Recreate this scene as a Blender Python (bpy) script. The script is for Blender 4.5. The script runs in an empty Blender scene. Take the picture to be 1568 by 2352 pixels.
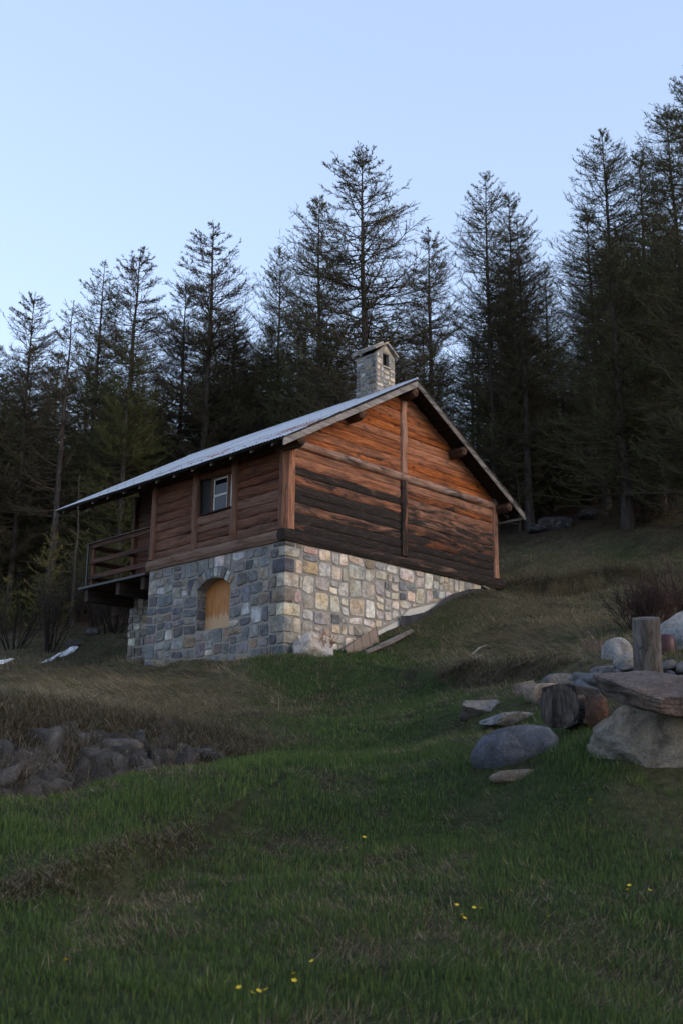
import bpy, math, random
import numpy as np
from mathutils import Vector, Matrix
R = math.radians
rng = np.random.default_rng(7); random.seed(7)
sc = bpy.context.scene
C = sc.collection
# ------------------------------------------------------------------ camera
CAM = np.array([-17.639, -19.382, -6.484]); YAW, PIT, ROL, F = 0.7914, 0.2588, 0.0084, 2456.4
fw = np.array([math.sin(YAW)*math.cos(PIT), math.cos(YAW)*math.cos(PIT), math.sin(PIT)])
r0 = np.array([math.cos(YAW), -math.sin(YAW), 0.0]); u0 = np.cross(r0, fw)
rt = r0*math.cos(ROL)+u0*math.sin(ROL); up = -r0*math.sin(ROL)+u0*math.cos(ROL)
cd = bpy.data.cameras.new('camera'); co = bpy.data.objects.new('camera', cd); C.objects.link(co); sc.camera = co
co.matrix_world = Matrix(((rt[0], up[0], -fw[0], CAM[0]), (rt[1], up[1], -fw[1], CAM[1]), (rt[2], up[2], -fw[2], CAM[2]), (0, 0, 0, 1)))
cd.sensor_fit = 'HORIZONTAL'; cd.sensor_width = 24.0; cd.lens = F/1568*24
cd.clip_start = 0.1; cd.clip_end = 2000
cd.dof.use_dof = True; cd.dof.focus_distance = 29.0; cd.dof.aperture_fstop = 3.2
# ------------------------------------------------------------------ sky, sun, exposure
SUN_EL, SUN_ROT = 15.0, 165.0
w = bpy.data.worlds.new('World'); sc.world = w; w.use_nodes = True
nt = w.node_tree; bg = nt.nodes['Background']
sky = nt.nodes.new('ShaderNodeTexSky'); sky.sky_type = 'NISHITA'; sky.sun_disc = False
sky.sun_elevation = R(SUN_EL); sky.sun_rotation = R(SUN_ROT); sky.altitude = 1500
gam = nt.nodes.new('ShaderNodeGamma'); gam.inputs[1].default_value = 0.46
tint = nt.nodes.new('ShaderNodeMix'); tint.data_type = 'RGBA'; tint.blend_type = 'MULTIPLY'; tint.inputs[0].default_value = 1.0
tint.inputs[7].default_value = (1.11, 1.17, 1.36, 1)
nt.links.new(sky.outputs[0], gam.inputs[0]); nt.links.new(gam.outputs[0], tint.inputs[6]); nt.links.new(tint.outputs[2], bg.inputs[0])
bg.inputs[1].default_value = 0.10
sd = bpy.data.lights.new('sun', 'SUN'); so = bpy.data.objects.new('sun', sd); C.objects.link(so)
sd.energy = 0.42; sd.angle = R(40); sd.color = (1.0, 0.80, 0.58)
sv = Vector((math.sin(R(SUN_ROT))*math.cos(R(SUN_EL)), math.cos(R(SUN_ROT))*math.cos(R(SUN_EL)), math.sin(R(SUN_EL))))
so.rotation_euler = sv.to_track_quat('Z', 'Y').to_euler()
sc.view_settings.view_transform = 'Standard'; sc.view_settings.look = 'None'; sc.view_settings.gamma = 1.0
sc.view_settings.use_curve_mapping = False
sc.view_settings.exposure = 2.5
# ------------------------------------------------------------------ helpers
def P(x, y, t):            # point of the place seen at (x, y) of a 1568 x 2352 picture, t metres ahead
    return CAM + t*(fw+(x-784)/F*rt-(y-1176)/F*up)
def proj(X):
    d = np.asarray(X)-CAM; z = d@fw; z = np.where(np.abs(z) < .1, .1, z)
    return 784+F*(d@rt)/z, 1176-F*(d@up)/z, z
def hash2(i, j, s):
    v = np.sin(i*127.1+j*311.7+s*74.7)*43758.5453
    return v-np.floor(v)
def noise2(x, y, s=0):
    xi, yi = np.floor(x), np.floor(y); fx, fy = x-xi, y-yi
    fx = fx*fx*(3-2*fx); fy = fy*fy*(3-2*fy)
    a = hash2(xi, yi, s); b = hash2(xi+1, yi, s); c = hash2(xi, yi+1, s); d = hash2(xi+1, yi+1, s)
    return (a*(1-fx)+b*fx)*(1-fy)+(c*(1-fx)+d*fx)*fy
def fbm(x, y, s=0, o=3):
    v = 0; a = .5
    for k in range(o):
        v = v+a*noise2(x*2**k+k*17.3, y*2**k+k*9.1, s+k); a *= .5
    return v/(1-.5**o)
def noise3(p, s=0):
    return (noise2(p[:, 0]+p[:, 2]*.7, p[:, 1]-p[:, 2]*.6, s)+noise2(p[:, 1]+5.2+p[:, 0]*.3, p[:, 2]*1.1+3.1, s+3)+noise2(p[:, 2]+1.7, p[:, 0]+8.8-p[:, 1]*.4, s+7))/3
def link(o, parent=None, label=None, cat=None, group=None, kind=None):
    C.objects.link(o)
    if parent is not None:
        o.parent = parent
        if parent.type == "EMPTY" and parent.parent is None: o.matrix_parent_inverse = Matrix.Translation(-parent.location)
    if label: o['label'] = label
    if cat: o['category'] = cat
    if group: o['group'] = group
    if kind: o['kind'] = kind
    return o
def meshdata(name, v, f, mat, smooth=False, col=None):
    v = np.asarray(v, dtype=np.float32).reshape(-1, 3)
    m = bpy.data.meshes.new(name)
    if isinstance(f, np.ndarray):
        n, k = f.shape
        m.vertices.add(len(v)); m.vertices.foreach_set('co', v.ravel())
        m.loops.add(n*k); m.loops.foreach_set('vertex_index', f.astype(np.int32).ravel())
        m.polygons.add(n); m.polygons.foreach_set('loop_start', np.arange(0, n*k, k, dtype=np.int32))
        m.update(calc_edges=True)
    else:
        m.from_pydata(v.tolist(), [], [list(map(int, q)) for q in f]); m.update()
    if smooth: m.polygons.foreach_set('use_smooth', np.ones(len(m.polygons), dtype=bool))
    if smooth == 2: m.set_sharp_from_angle(angle=R(28))
    if col is not None:
        a = m.color_attributes.new('Col', 'FLOAT_COLOR', 'POINT')
        c = np.ones((len(v), 4), dtype=np.float32); c[:, :3] = col; a.data.foreach_set('color', c.ravel())
    if mat: m.materials.append(MAT[mat] if isinstance(mat, str) else mat)
    return m
def obj(name, v, f, mat, parent=None, label=None, cat=None, group=None, kind=None, smooth=False, col=None, oc=None):
    o = bpy.data.objects.new(name, meshdata(name, v, f, mat, smooth, col))
    if oc is not None: o.color = tuple(oc)+((1,) if len(oc) == 3 else ())
    return link(o, parent, label, cat, group, kind)
def empty(name, loc, label, cat, group=None):
    o = bpy.data.objects.new(name, None); o.location = [float(q) for q in loc]; o.empty_display_size = .2
    return link(o, None, label, cat, group)
BOXF = [(0, 3, 2, 1), (4, 5, 6, 7), (0, 1, 5, 4), (1, 2, 6, 5), (2, 3, 7, 6), (3, 0, 4, 7)]
def boxv(x0, x1, y0, y1, z0, z1):
    return [(x0, y0, z0), (x1, y0, z0), (x1, y1, z0), (x0, y1, z0), (x0, y0, z1), (x1, y0, z1), (x1, y1, z1), (x0, y1, z1)]
class MB:
    def __init__(s): s.v = []; s.f = []
    def add(s, v, f):
        n = len(s.v); s.v += [tuple(map(float, q)) for q in v]; s.f += [tuple(i+n for i in q) for q in f]; return s
    def box(s, *a): return s.add(boxv(*a), BOXF)
    def tube(s, pts, rad, n=8, caps=True, jit=0, sq=0):
        pts = [np.array(p, float) for p in pts]; k = len(pts); rad = [rad]*k if np.isscalar(rad) else rad
        v = []
        t0 = pts[-1]-pts[0]; t0 /= np.linalg.norm(t0)
        a = np.cross(t0, (0, 0, 1)) if abs(t0[2]) < .9 else np.cross(t0, (1, 0, 0)); a /= np.linalg.norm(a); b = np.cross(t0, a)
        for i, p in enumerate(pts):
            for j in range(n):
                th = 2*math.pi*(j+.5)/n
                rr = rad[i]*(1+random.uniform(-jit, jit))
                c_, s_ = math.cos(th), math.sin(th)
                if sq: m_ = max(abs(c_), abs(s_)); q = (1-sq)+sq/m_; c_ *= q; s_ *= q
                v.append(p+a*rr*c_+b*rr*s_)
        f = [(i*n+j, i*n+(j+1) % n, (i+1)*n+(j+1) % n, (i+1)*n+j) for i in range(k-1) for j in range(n)]
        if caps: f += [tuple(range(n))[::-1], tuple((k-1)*n+j for j in range(n))]
        return s.add(v, f)
    def build(s, name, mat, parent=None, **k): return obj(name, s.v, s.f, mat, parent, **k)
def copy_tree(o, parent=None):
    c = o.copy(); C.objects.link(c); c.parent = parent
    for ch in [x for x in bpy.data.objects if x.parent == o]: copy_tree(ch, c)
    return c
# ------------------------------------------------------------------ materials
MAT = {}
def newmat(name, rough=.8, spec=.3):
    m = bpy.data.materials.new(name); m.use_nodes = True; MAT[name] = m
    n = m.node_tree; b = n.nodes['Principled BSDF']; b.inputs['Roughness'].default_value = rough
    b.inputs['Specular IOR Level'].default_value = spec
    return n, b
def nd(n, t, **k):
    x = n.nodes.new('ShaderNode'+t)
    for a, v in k.items():
        if hasattr(x, a): setattr(x, a, v)
    return x
def tex_noise(n, vec, scale, detail=4, rough=.6, dist=0):
    x = nd(n, 'TexNoise'); x.inputs['Scale'].default_value = scale; x.inputs['Detail'].default_value = detail
    x.inputs['Roughness'].default_value = rough; x.inputs['Distortion'].default_value = dist
    if vec: n.links.new(vec, x.inputs['Vector'])
    return x.outputs['Fac']
def ramp(n, fac, stops):
    x = nd(n, 'ValToRGB'); e = x.color_ramp.elements
    while len(e) < len(stops): e.new(.5)
    for q, (p, c) in zip(e, stops):
        q.position = p; q.color = (c, c, c, 1) if np.isscalar(c) else tuple(c)+(1,)
    n.links.new(fac, x.inputs[0]); return x.outputs[0]
def mix(n, fac, a, b, mode='MIX'):
    x = nd(n, 'Mix'); x.data_type = 'RGBA'; x.blend_type = mode
    for s, v in ((x.inputs[0], fac), (x.inputs[6], a), (x.inputs[7], b)):
        if isinstance(v, bpy.types.NodeSocket): n.links.new(v, s)
        elif np.isscalar(v): s.default_value = v
        else: s.default_value = tuple(v)+((1,) if len(v) == 3 else ())
    return x.outputs[2]
def mth(n, op, a, b=0., c=0., clamp=False):
    x = nd(n, 'Math'); x.operation = op; x.use_clamp = clamp
    for s, v in zip(x.inputs, (a, b, c)):
        if isinstance(v, bpy.types.NodeSocket): n.links.new(v, s)
        else: s.default_value = v
    return x.outputs[0]
def coords(n, scale=(1, 1, 1), rnd=True):
    t = nd(n, 'TexCoord'); mp = nd(n, 'Mapping'); mp.inputs['Scale'].default_value = scale
    n.links.new(t.outputs['Object'], mp.inputs['Vector'])
    if rnd:
        oi = nd(n, 'ObjectInfo'); cx = nd(n, 'CombineXYZ'); r7 = mth(n, 'MULTIPLY', oi.outputs['Random'], 37.)
        for i in range(3): n.links.new(r7, cx.inputs[i])
        n.links.new(cx.outputs[0], mp.inputs['Location'])
    return mp.outputs[0]
def bump(n, b, h, strength=.4, dist=.02):
    x = nd(n, 'Bump'); x.inputs['Strength'].default_value = strength; x.inputs['Distance'].default_value = dist
    n.links.new(h, x.inputs['Height']); n.links.new(x.outputs[0], b.inputs['Normal'])
def wood(name, axis, c_lo, c_hi, grey=(.30, .26, .23), charc=(.008, .0065, .006), rough=.75):
    # object colour: R = how charred, G = how grey and weathered, B = lightness
    n, b = newmat(name, rough, .25)
    k = [26., 26., 26.]; k[axis] = 1.3
    v = coords(n, tuple(k)); kk = [2.6]*3; kk[axis] = .55; v2 = coords(n, tuple(kk)); kn = [5.5]*3; kn[axis] = 3.2; v3 = coords(n, tuple(kn))
    g = tex_noise(n, v, 1.0, 5, .65, .25); g2 = tex_noise(n, v2, 1.6, 6, .7, .3); ks = [k_*3.2 for k_ in k]; gf = tex_noise(n, coords(n, tuple(ks)), 1.0, 3, .6, .3)
    base = mix(n, ramp(n, g2, [(.28, 0.), (.72, 1.)]), c_lo, c_hi)
    base = mix(n, mth(n, 'MULTIPLY', ramp(n, g, [(.42, 1.), (.60, 0.)]), .75), base, [q*.28 for q in c_lo])
    base = mix(n, 1., base, ramp(n, gf, [(.30, .50), (.70, 1.40)]), 'MULTIPLY')
    vo = nd(n, 'TexVoronoi'); vo.inputs['Scale'].default_value = .55; n.links.new(v3, vo.inputs['Vector'])
    base = mix(n, mth(n, 'MULTIPLY', ramp(n, vo.outputs['Distance'], [(.10, 1.), (.20, 0.)]), .85), base, [q*.2 for q in c_lo])
    oi = nd(n, 'ObjectInfo'); sp = nd(n, 'SeparateColor'); n.links.new(oi.outputs['Color'], sp.inputs[0])
    gm = ramp(n, mth(n, 'ADD', mth(n, 'MULTIPLY', g2, .7), mth(n, 'MULTIPLY', g, .5)), [(.40, 0.), (.75, 1.)])
    base = mix(n, mth(n, 'MULTIPLY', gm, mth(n, 'MULTIPLY', sp.outputs[1], 1.35), clamp=True), base, grey)
    cn = mth(n, 'ADD', mth(n, 'MULTIPLY', tex_noise(n, v2, 1.7, 5, .65, .8), .75), mth(n, 'MULTIPLY', g, .35))
    cf = ramp(n, mth(n, 'ADD', cn, mth(n, 'MULTIPLY_ADD', sp.outputs[0], .52, -.31)), [(.43, 0.), (.60, 1.)])
    cc = mix(n, ramp(n, gf, [(.50, 0.), (.66, 1.)]), charc, (.055, .033, .023))
    base = mix(n, cf, base, cc)
    base = mix(n, 1.0, base, mix(n, sp.outputs[2], (.45, .45, .45), (1.25, 1.25, 1.25)), 'MULTIPLY')
    n.links.new(base, b.inputs['Base Color'])
    bump(n, b, mth(n, 'ADD', g, mth(n, 'MULTIPLY', gf, .6)), 1.0, .03)
for i, a in enumerate('xyz'):
    wood('wood_'+a, i, (.20, .046, .008), (.52, .150, .026))
    wood('redwood_'+a, i, (.066, .018, .007), (.200, .060, .020), grey=(.15, .10, .075))
    wood('greywood_'+a, i, (.11, .088, .075), (.24, .20, .175), grey=(.30, .275, .26))
    wood('darkwood_'+a, i, (.035, .018, .012), (.085, .042, .024), grey=(.10, .08, .075))
def stone_mat(name, bumps=.6, scale=1., spots=.0):
    n, b = newmat(name, .88, .25)
    v = coords(n); oi = nd(n, 'ObjectInfo')
    a = tex_noise(n, v, 5*scale, 6, .65, .5); a2 = tex_noise(n, v, 34*scale, 6, .75); a3 = tex_noise(n, v, 1.6*scale, 3, .5)
    c = mix(n, 1., oi.outputs['Color'], ramp(n, a, [(.3, .45), (.7, 1.45)]), 'MULTIPLY')
    c = mix(n, 1., c, ramp(n, a2, [(.32, .6), (.68, 1.3)]), 'MULTIPLY')
    c = mix(n, mth(n, 'MULTIPLY', ramp(n, a3, [(.45, 0.), (.65, 1.)]), .6), c, mix(n, 1., c, (1.25, .98, .70), 'MULTIPLY'))
    if spots: c = mix(n, mth(n, 'MULTIPLY', ramp(n, tex_noise(n, v, 3.2, 6, .75, 1.2), [(.55, 0.), (.62, 1.)]), spots), c, (.24, .24, .24))
    n.links.new(c, b.inputs['Base Color'])
    bump(n, b, mth(n, 'ADD', a, mth(n, 'MULTIPLY', a2, .45)), bumps, .08)
stone_mat('stone'); stone_mat('rock', 1., 1., .3)
def plain(name, col, rough=.8, var=.3, scale=8., b_=.3, metallic=0., spec=.3):
    n, b = newmat(name, rough, spec); v = coords(n)
    a = tex_noise(n, v, scale, 6, .65, .3)
    c = mix(n, 1., col, ramp(n, a, [(.25, 1-var), (.75, 1+var)]), 'MULTIPLY'); n.links.new(c, b.inputs['Base Color'])
    b.inputs['Metallic'].default_value = metallic
    bump(n, b, a, b_, .02); return n, b
plain('mortar', (.21, .195, .175), .95, .35, 14., .7); plain('concrete', (.40, .385, .35), .9, .2, 4., .3)
plain('membrane', (.012, .012, .013), .45, .3, 20, .2); plain('brown_sheet', (.16, .115, .085), .5, .25, 6., .1)
plain('snow', (.90, .91, .93), .6, .03, 5., .1); plain('red_paint', (.035, .008, .009), .45, .4, 5., .2)
plain('iron', (.02, .02, .022), .5, .4, 20., .3); plain('white_frame', (.40, .40, .38), .6, .2, 9., .2); plain('void_shade', (.01, .01, .01), .9, .1, 5, .0)
plain('plywood', (.38, .17, .06), .7, .2, 5, .1); plain('shutter', (.007, .009, .009), .7, .3, 8, .2)
n, b = newmat('plywood', .65, .3)      # weathered at its foot
v = coords(n, (6, 6, .8), False); g = tex_noise(n, v, 2.2, 6, .7, .8); tc = nd(n, 'TexCoord'); sx = nd(n, 'SeparateXYZ'); n.links.new(tc.outputs['Object'], sx.inputs[0])
h = mth(n, 'ADD', mth(n, 'MULTIPLY_ADD', sx.outputs[2], -1.4, -2.55), mth(n, 'MULTIPLY', g, 1.0))
c = mix(n, ramp(n, g, [(.3, 0.), (.7, 1.)]), (.27, .105, .030), (.42, .19, .062)); c = mix(n, ramp(n, h, [(.48, 0.), (.62, 1.)]), c, (.42, .27, .15))
n.links.new(c, b.inputs['Base Color'])
n, b = newmat('roof_metal', .42, .5)   # object colour R = rust
v = coords(n, (.35, 3., .35)); a = tex_noise(n, v, 3., 6, .7, .6); oi = nd(n, 'ObjectInfo'); sp = nd(n, 'SeparateColor'); n.links.new(oi.outputs['Color'], sp.inputs[0])
v2 = coords(n, (1, 1, 1)); a2 = tex_noise(n, v2, 2.2, 5, .7, .5)
c = mix(n, a, (.30, .33, .37), (.44, .47, .52)); rf = ramp(n, mth(n, 'ADD', mth(n, 'MULTIPLY_ADD', sp.outputs[0], 1., -.5), a2), [(.50, 0.), (.62, 1.)])
c = mix(n, rf, c, (.22, .085, .05)); n.links.new(c, b.inputs['Base Color']); b.inputs['Metallic'].default_value = .25
n.links.new(mix(n, rf, (.5, .5, .5), (.85, .85, .85)), b.inputs['Roughness'])
n, b = newmat('glass', .04, .5); b.inputs['Base Color'].default_value = (.004, .005, .006, 1); b.inputs['IOR'].default_value = 1.36
def vcol(name, rough=.8, trans=0., var=.25, scale=30.):
    n, b = newmat(name, rough, .15); a = nd(n, 'Attribute'); a.attribute_name = 'Col'
    b.inputs['Roughness'].default_value = rough
    t = tex_noise(n, coords(n, rnd=False), scale, 3, .6)
    c = mix(n, 1., a.outputs['Color'], ramp(n, t, [(.3, 1-var), (.7, 1+var)]), 'MULTIPLY')
    n.links.new(c, b.inputs['Base Color'])
    if trans:
        tr = nd(n, 'BsdfTranslucent'); n.links.new(c, tr.inputs[0]); ms = nd(n, 'MixShader'); ms.inputs[0].default_value = trans
        n.links.new(b.outputs[0], ms.inputs[1]); n.links.new(tr.outputs[0], ms.inputs[2]); n.links.new(ms.outputs[0], n.nodes['Material Output'].inputs[0])
    return n, b
vcol('grass_blade', .75, .25, .1, 3.); vcol('twig', .9, 0, .2, 6.)
n, b = vcol('ground', .95, 0, .45, 9.)
bump(n, b, mth(n, 'ADD', tex_noise(n, coords(n, rnd=False), 7., 6, .7), tex_noise(n, coords(n, rnd=False), 40., 4, .7)), .9, .06)
n, b = newmat('bark', .95, .15)
v = coords(n, (7, 7, 1.6)); a = tex_noise(n, v, 1.5, 6, .75, .7)
n.links.new(mix(n, ramp(n, a, [(.35, 0.), (.68, 1.)]), (.020, .016, .014), (.082, .070, .062)), b.inputs['Base Color']); bump(n, b, a, .8, .06)
n, b = newmat('flower', .5, .3); b.inputs['Base Color'].default_value = (.46, .34, .01, 1)
# ------------------------------------------------------------------ terrain
W, L, LB, SB = 8.87, 5.78, 9.25, 1.75          # gable width, front wall length, full length, set-back of the loggia
YE, YF, XE, ZE, ZR, OG = -0.58, 10.13, -0.70, 2.156, 5.165, 0.58
XR = W/2; SL = (ZR-ZE)/(XR-XE)
ctl = [P(*q) for q in [
 (784, 2352, 5.3), (0, 2352, 5.0), (1568, 2352, 5.7), (-400, 2352, 5.), (1968, 2352, 6.), (784, 2100, 7.6), (0, 2100, 7.4), (1568, 2100, 7.7), (1900, 2100, 7.9), (-350, 2080, 7.5),
 (784, 1900, 11.2), (1150, 1880, 10.8), (1568, 1850, 9.9), (1850, 1850, 9.9), (350, 1960, 9.6),
 (0, 1866, 11.0), (250, 1806, 13.), (500, 1750, 15.6), (690, 1690, 18.3), (-350, 1930, 9.8),
 (784, 1650, 19.8), (784, 1565, 23.6), (784, 1522, 25.4), (1000, 1700, 16.5), (950, 1600, 20.8),
 (0, 1698, 15.2), (150, 1694, 16.), (300, 1692, 17.), (430, 1686, 18.), (-350, 1730, 14.2),
 (0, 1625, 20.), (200, 1580, 24.), (330, 1535, 29.2), (430, 1560, 26.), (600, 1590, 23.), (500, 1515, 28.), (-350, 1640, 20.),
 (0, 1522, 33.), (140, 1497, 37.), (260, 1460, 40.), (100, 1450, 45.), (0, 1440, 47.), (-400, 1480, 45.), (-400, 1560, 32.),
 (1145, 1356, 33.3), (1250, 1372, 31.), (1400, 1362, 31.), (1568, 1360, 30.), (1900, 1330, 30.), (1150, 1420, 28.5), (1300, 1450, 24.), (1200, 1500, 22.2), (1060, 1545, 21.6), (1450, 1500, 19.),
 (1568, 1510, 17.), (1850, 1480, 17.), (1100, 1625, 17.), (1250, 1660, 14.5), (1190, 1748, 12.2), (1450, 1740, 10.9), (1568, 1640, 13.), (1800, 1640, 13.),
 (1200, 1300, 37.), (1568, 1240, 39.), (1300, 1200, 46.), (1568, 1110, 53.), (1300, 1100, 62.), (1900, 1150, 42.),
 (0, 1405, 75.), (-500, 1420, 75.), (400, 1350, 75.), (784, 1270, 75.), (1200, 1110, 80.), (1568, 1000, 80.), (2000, 900, 80.),
 (0, 1380, 140.), (784, 1230, 140.), (1568, 980, 140.), (-700, 1420, 140.), (2300, 800, 140.)]]
def dip(x, y, t, dt, dz):
    q = P(x, y, t); h = (q-CAM)*np.array([1, 1, 0]); h /= np.linalg.norm(h); q = q+h*dt; q[2] += dz; return q
ctl += [dip(0, 1866, 11., 1.3, -.42), dip(0, 1866, 11., 3.0, -.42), dip(250, 1806, 13., 1.1, -.35), dip(250, 1806, 13., 2.4, -.3), dip(500, 1750, 15.6, 1.0, -.05), dip(-350, 1930, 9.8, 1.5, -.5)]
ctl += [np.array(q) for q in [(-.4, -.4, -3.2), (-.4, 3, -3.12), (-.4, 5.7, -3.02), (1.6, 9.3, -2.75), (1.25, -.4, -3.05), (2.7, -.4, -2.68), (4.24, -.4, -2.08), (5.5, -.5, -1.42), (6.7, -.5, -.86), (7.9, -.4, -.46), (9.2, -.3, -.34),
  (9.3, 4, .2), (9.5, 9, .3), (4, 11, -2.), (CAM[0], CAM[1], -8.1), (CAM[0]-6, CAM[1]+6, -8.4), (CAM[0]+6, CAM[1]-6, -8.0), (CAM[0]-6, CAM[1]-6, -9.0)]]
ctl = np.array(ctl); cxy = ctl[:, :2]
def tk(r2): return .5*r2*np.log(r2+1e-9)
_A = tk(((cxy[:, None]-cxy[None])**2).sum(2)); _n = len(ctl)
_A[np.diag_indices(_n)] += .05
_M = np.zeros((_n+3, _n+3)); _M[:_n, :_n] = _A; _M[:_n, _n] = 1; _M[:_n, _n+1:] = cxy; _M[_n:, :_n] = _M[:_n, _n:].T
_w = np.linalg.solve(_M, np.r_[ctl[:, 2], 0, 0, 0])
steps = []       # little turf banks: polyline, height
def terrain(x, y, fine=True):
    x = np.atleast_1d(np.asarray(x, float)); y = np.atleast_1d(np.asarray(y, float)); z = np.empty(len(x))
    for i in range(0, len(x), 60000):
        s = slice(i, i+60000); q = np.stack([x[s], y[s]], 1)
        z[s] = tk(((q[:, None]-cxy[None])**2).sum(2))@_w[:_n]+_w[_n]+q@_w[_n+1:]
    hd = np.hypot(x-CAM[0], y-CAM[1]); z = np.where(hd > 130, z*np.exp(-(hd-130)/400)+20*(1-np.exp(-(hd-130)/400)), z)
    for pl, h in steps:
        best = np.full(len(x), 1e9); sd_ = np.zeros(len(x))
        for a_, b_ in zip(pl[:-1], pl[1:]):
            d_ = b_-a_; l_ = np.hypot(*d_); tt = np.clip(((x-a_[0])*d_[0]+(y-a_[1])*d_[1])/l_**2, 0, 1)
            ds = np.hypot(x-a_[0]-tt*d_[0], y-a_[1]-tt*d_[1]); sg = np.sign((x-a_[0])*-d_[1]+(y-a_[1])*d_[0])
            k = ds < best; best = np.where(k, ds, best); sd_ = np.where(k, sg*ds, sd_)
            if a_ is pl[0]: e0 = np.hypot(x-pl[0][0], y-pl[0][1])
        e1 = np.hypot(x-pl[-1][0], y-pl[-1][1])
        win = np.clip(np.minimum(e0, e1)/.8, 0, 1)
        sd_ = sd_+(fbm(x*1.3, y*1.3, 31)-.5)*.5
        z = z+h*win*(1/(1+np.exp(-np.clip(sd_/.035, -40, 40)))-.5)*np.exp(-np.abs(sd_)/1.4)
    if fine:
        z = z+(fbm(x*.55, y*.55, 3)-.5)*.22+(fbm(x*2.2, y*2.2, 5)-.5)*.09*np.clip(hd/9, .5, 1)
    return z
def hit(px, py, t0=3., t1=140.):
    ts = np.geomspace(t0, t1, 900); q = CAM+ts[:, None]*(fw+(px-784)/F*rt-(py-1176)/F*up)
    k = np.nonzero(q[:, 2] < terrain(q[:, 0], q[:, 1]))[0]
    return q[k[0]] if len(k) else q[-1]
def step(pts, h): steps.append(([np.array(hit(*p)[:2]) for p in pts], h))
_st = [([(0, 2075), (170, 2040), (330, 1975), (440, 1925)], .28), ([(1010, 1560), (1090, 1556), (1190, 1546), (1310, 1530)], .42), ([(1180, 1352), (1290, 1352), (1400, 1335), (1500, 1330)], .55), ([(850, 1715), (1000, 1650), (1060, 1640)], .12)]
_pl = [([np.array(hit(*p)[:2]) for p in a], h) for a, h in _st]
steps += [(pl, h) for pl, h in _pl]
def tz(x, y): return float(terrain(x, y)[0])
G_CTL = np.array([(300, 1850, 1), (600, 1760, 1), (800, 1690, .95), (950, 1640, .8), (0, 1900, .95), (700, 1850, .85), (1000, 1760, .85), (1250, 1640, .6), (1050, 1690, .65), (1150, 1705, .45), (1320, 1740, .95),
 (784, 2000, .75), (300, 2060, .5), (100, 2000, .75), (784, 2200, .7), (300, 2250, .68), (1300, 2000, .72), (1300, 2250, .7), (1500, 1850, .55), (1500, 2200, .78), (600, 2330, .72), (300, 1600, .06), (100, 1620, 0), (500, 1580, .12), (600, 1620, .35),
 (450, 1545, .15), (700, 1560, .82), (650, 1525, .75), (800, 1505, .82), (900, 1540, .78), (1000, 1480, .6), (950, 1430, .42), (1100, 1390, .35), (1250, 1380, .1), (1300, 1420, .08), (1200, 1480, .12), (1100, 1530, .08), (1000, 1600, .8),
 (1200, 1350, .2), (1300, 1310, .25), (1250, 1280, .35), (1450, 1270, .45), (1300, 1230, .1), (1500, 1180, 0), (200, 1480, .3), (100, 1560, .2), (250, 1500, .2), (150, 1420, 0), (50, 1560, .3), (300, 1700, .02), (100, 1750, .02), (1450, 1500, .15), (1350, 1600, .35)], float)
def green(x, y, z):
    px, py, t = proj(np.stack([x, y, z], 1)); o = np.empty(len(x))
    for i in range(0, len(x), 60000):
        s = slice(i, i+60000)
        d2 = (px[s, None]-G_CTL[None, :, 0])**2+(1.6*(py[s, None]-G_CTL[None, :, 1]))**2; k = 1/(d2+900)**1.5
        o[s] = (k*G_CTL[None, :, 2]).sum(1)/k.sum(1)
    return o
def spaced():
    a = np.concatenate([np.arange(-24, -19, .4), np.arange(-19, 10, .17), np.arange(10, 16, .4), np.arange(16, 60, 1.)]); b_ = np.geomspace(60, 620, 26); c_ = -24-np.geomspace(1., 500, 24)
    return np.unique(np.concatenate([c_, a, b_]))
gx = spaced(); gy = gx-1.0
GX, GY = np.meshgrid(gx, gy, indexing='ij'); gxf, gyf = GX.ravel(), GY.ravel(); gz = terrain(gxf, gyf)
inside = ((gxf > .15) & (gxf < W-.9) & (gyf > .15) & (gyf < L-.15)); gz = np.where(inside, np.minimum(gz, -3.3), gz)
gr = green(gxf, gyf, gz); nn = fbm(gxf*.8, gyf*.8, 11)
soil = np.array([.024, .018, .012]); dryc = np.array([.102, .082, .050]); grn = np.array([.022, .036, .010]); duff = np.array([.026, .015, .010])
k = np.clip(gr*1.3+(nn-.5)*.8, 0, 1)[:, None]; gc = dryc*(1-k)+grn*k
gc = np.where((fbm(gxf*1.7, gyf*1.7, 21)[:, None] > .62), gc*.4+soil*.6, gc)
_, _, gt = proj(np.stack([gxf, gyf, gz], 1)); kf = np.clip((gt-41)/6, 0, 1)[:, None]; gc = gc*(1-kf)+duff*kf
nx, ny = len(gx), len(gy); ii, jj = np.meshgrid(np.arange(nx-1), np.arange(ny-1), indexing='ij'); ii, jj = ii.ravel(), jj.ravel()
obj('ground', np.stack([gxf, gyf, gz], 1), np.stack([ii*ny+jj, (ii+1)*ny+jj, (ii+1)*ny+jj+1, ii*ny+jj+1], 1), 'ground', smooth=True, kind='structure', col=gc)
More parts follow.
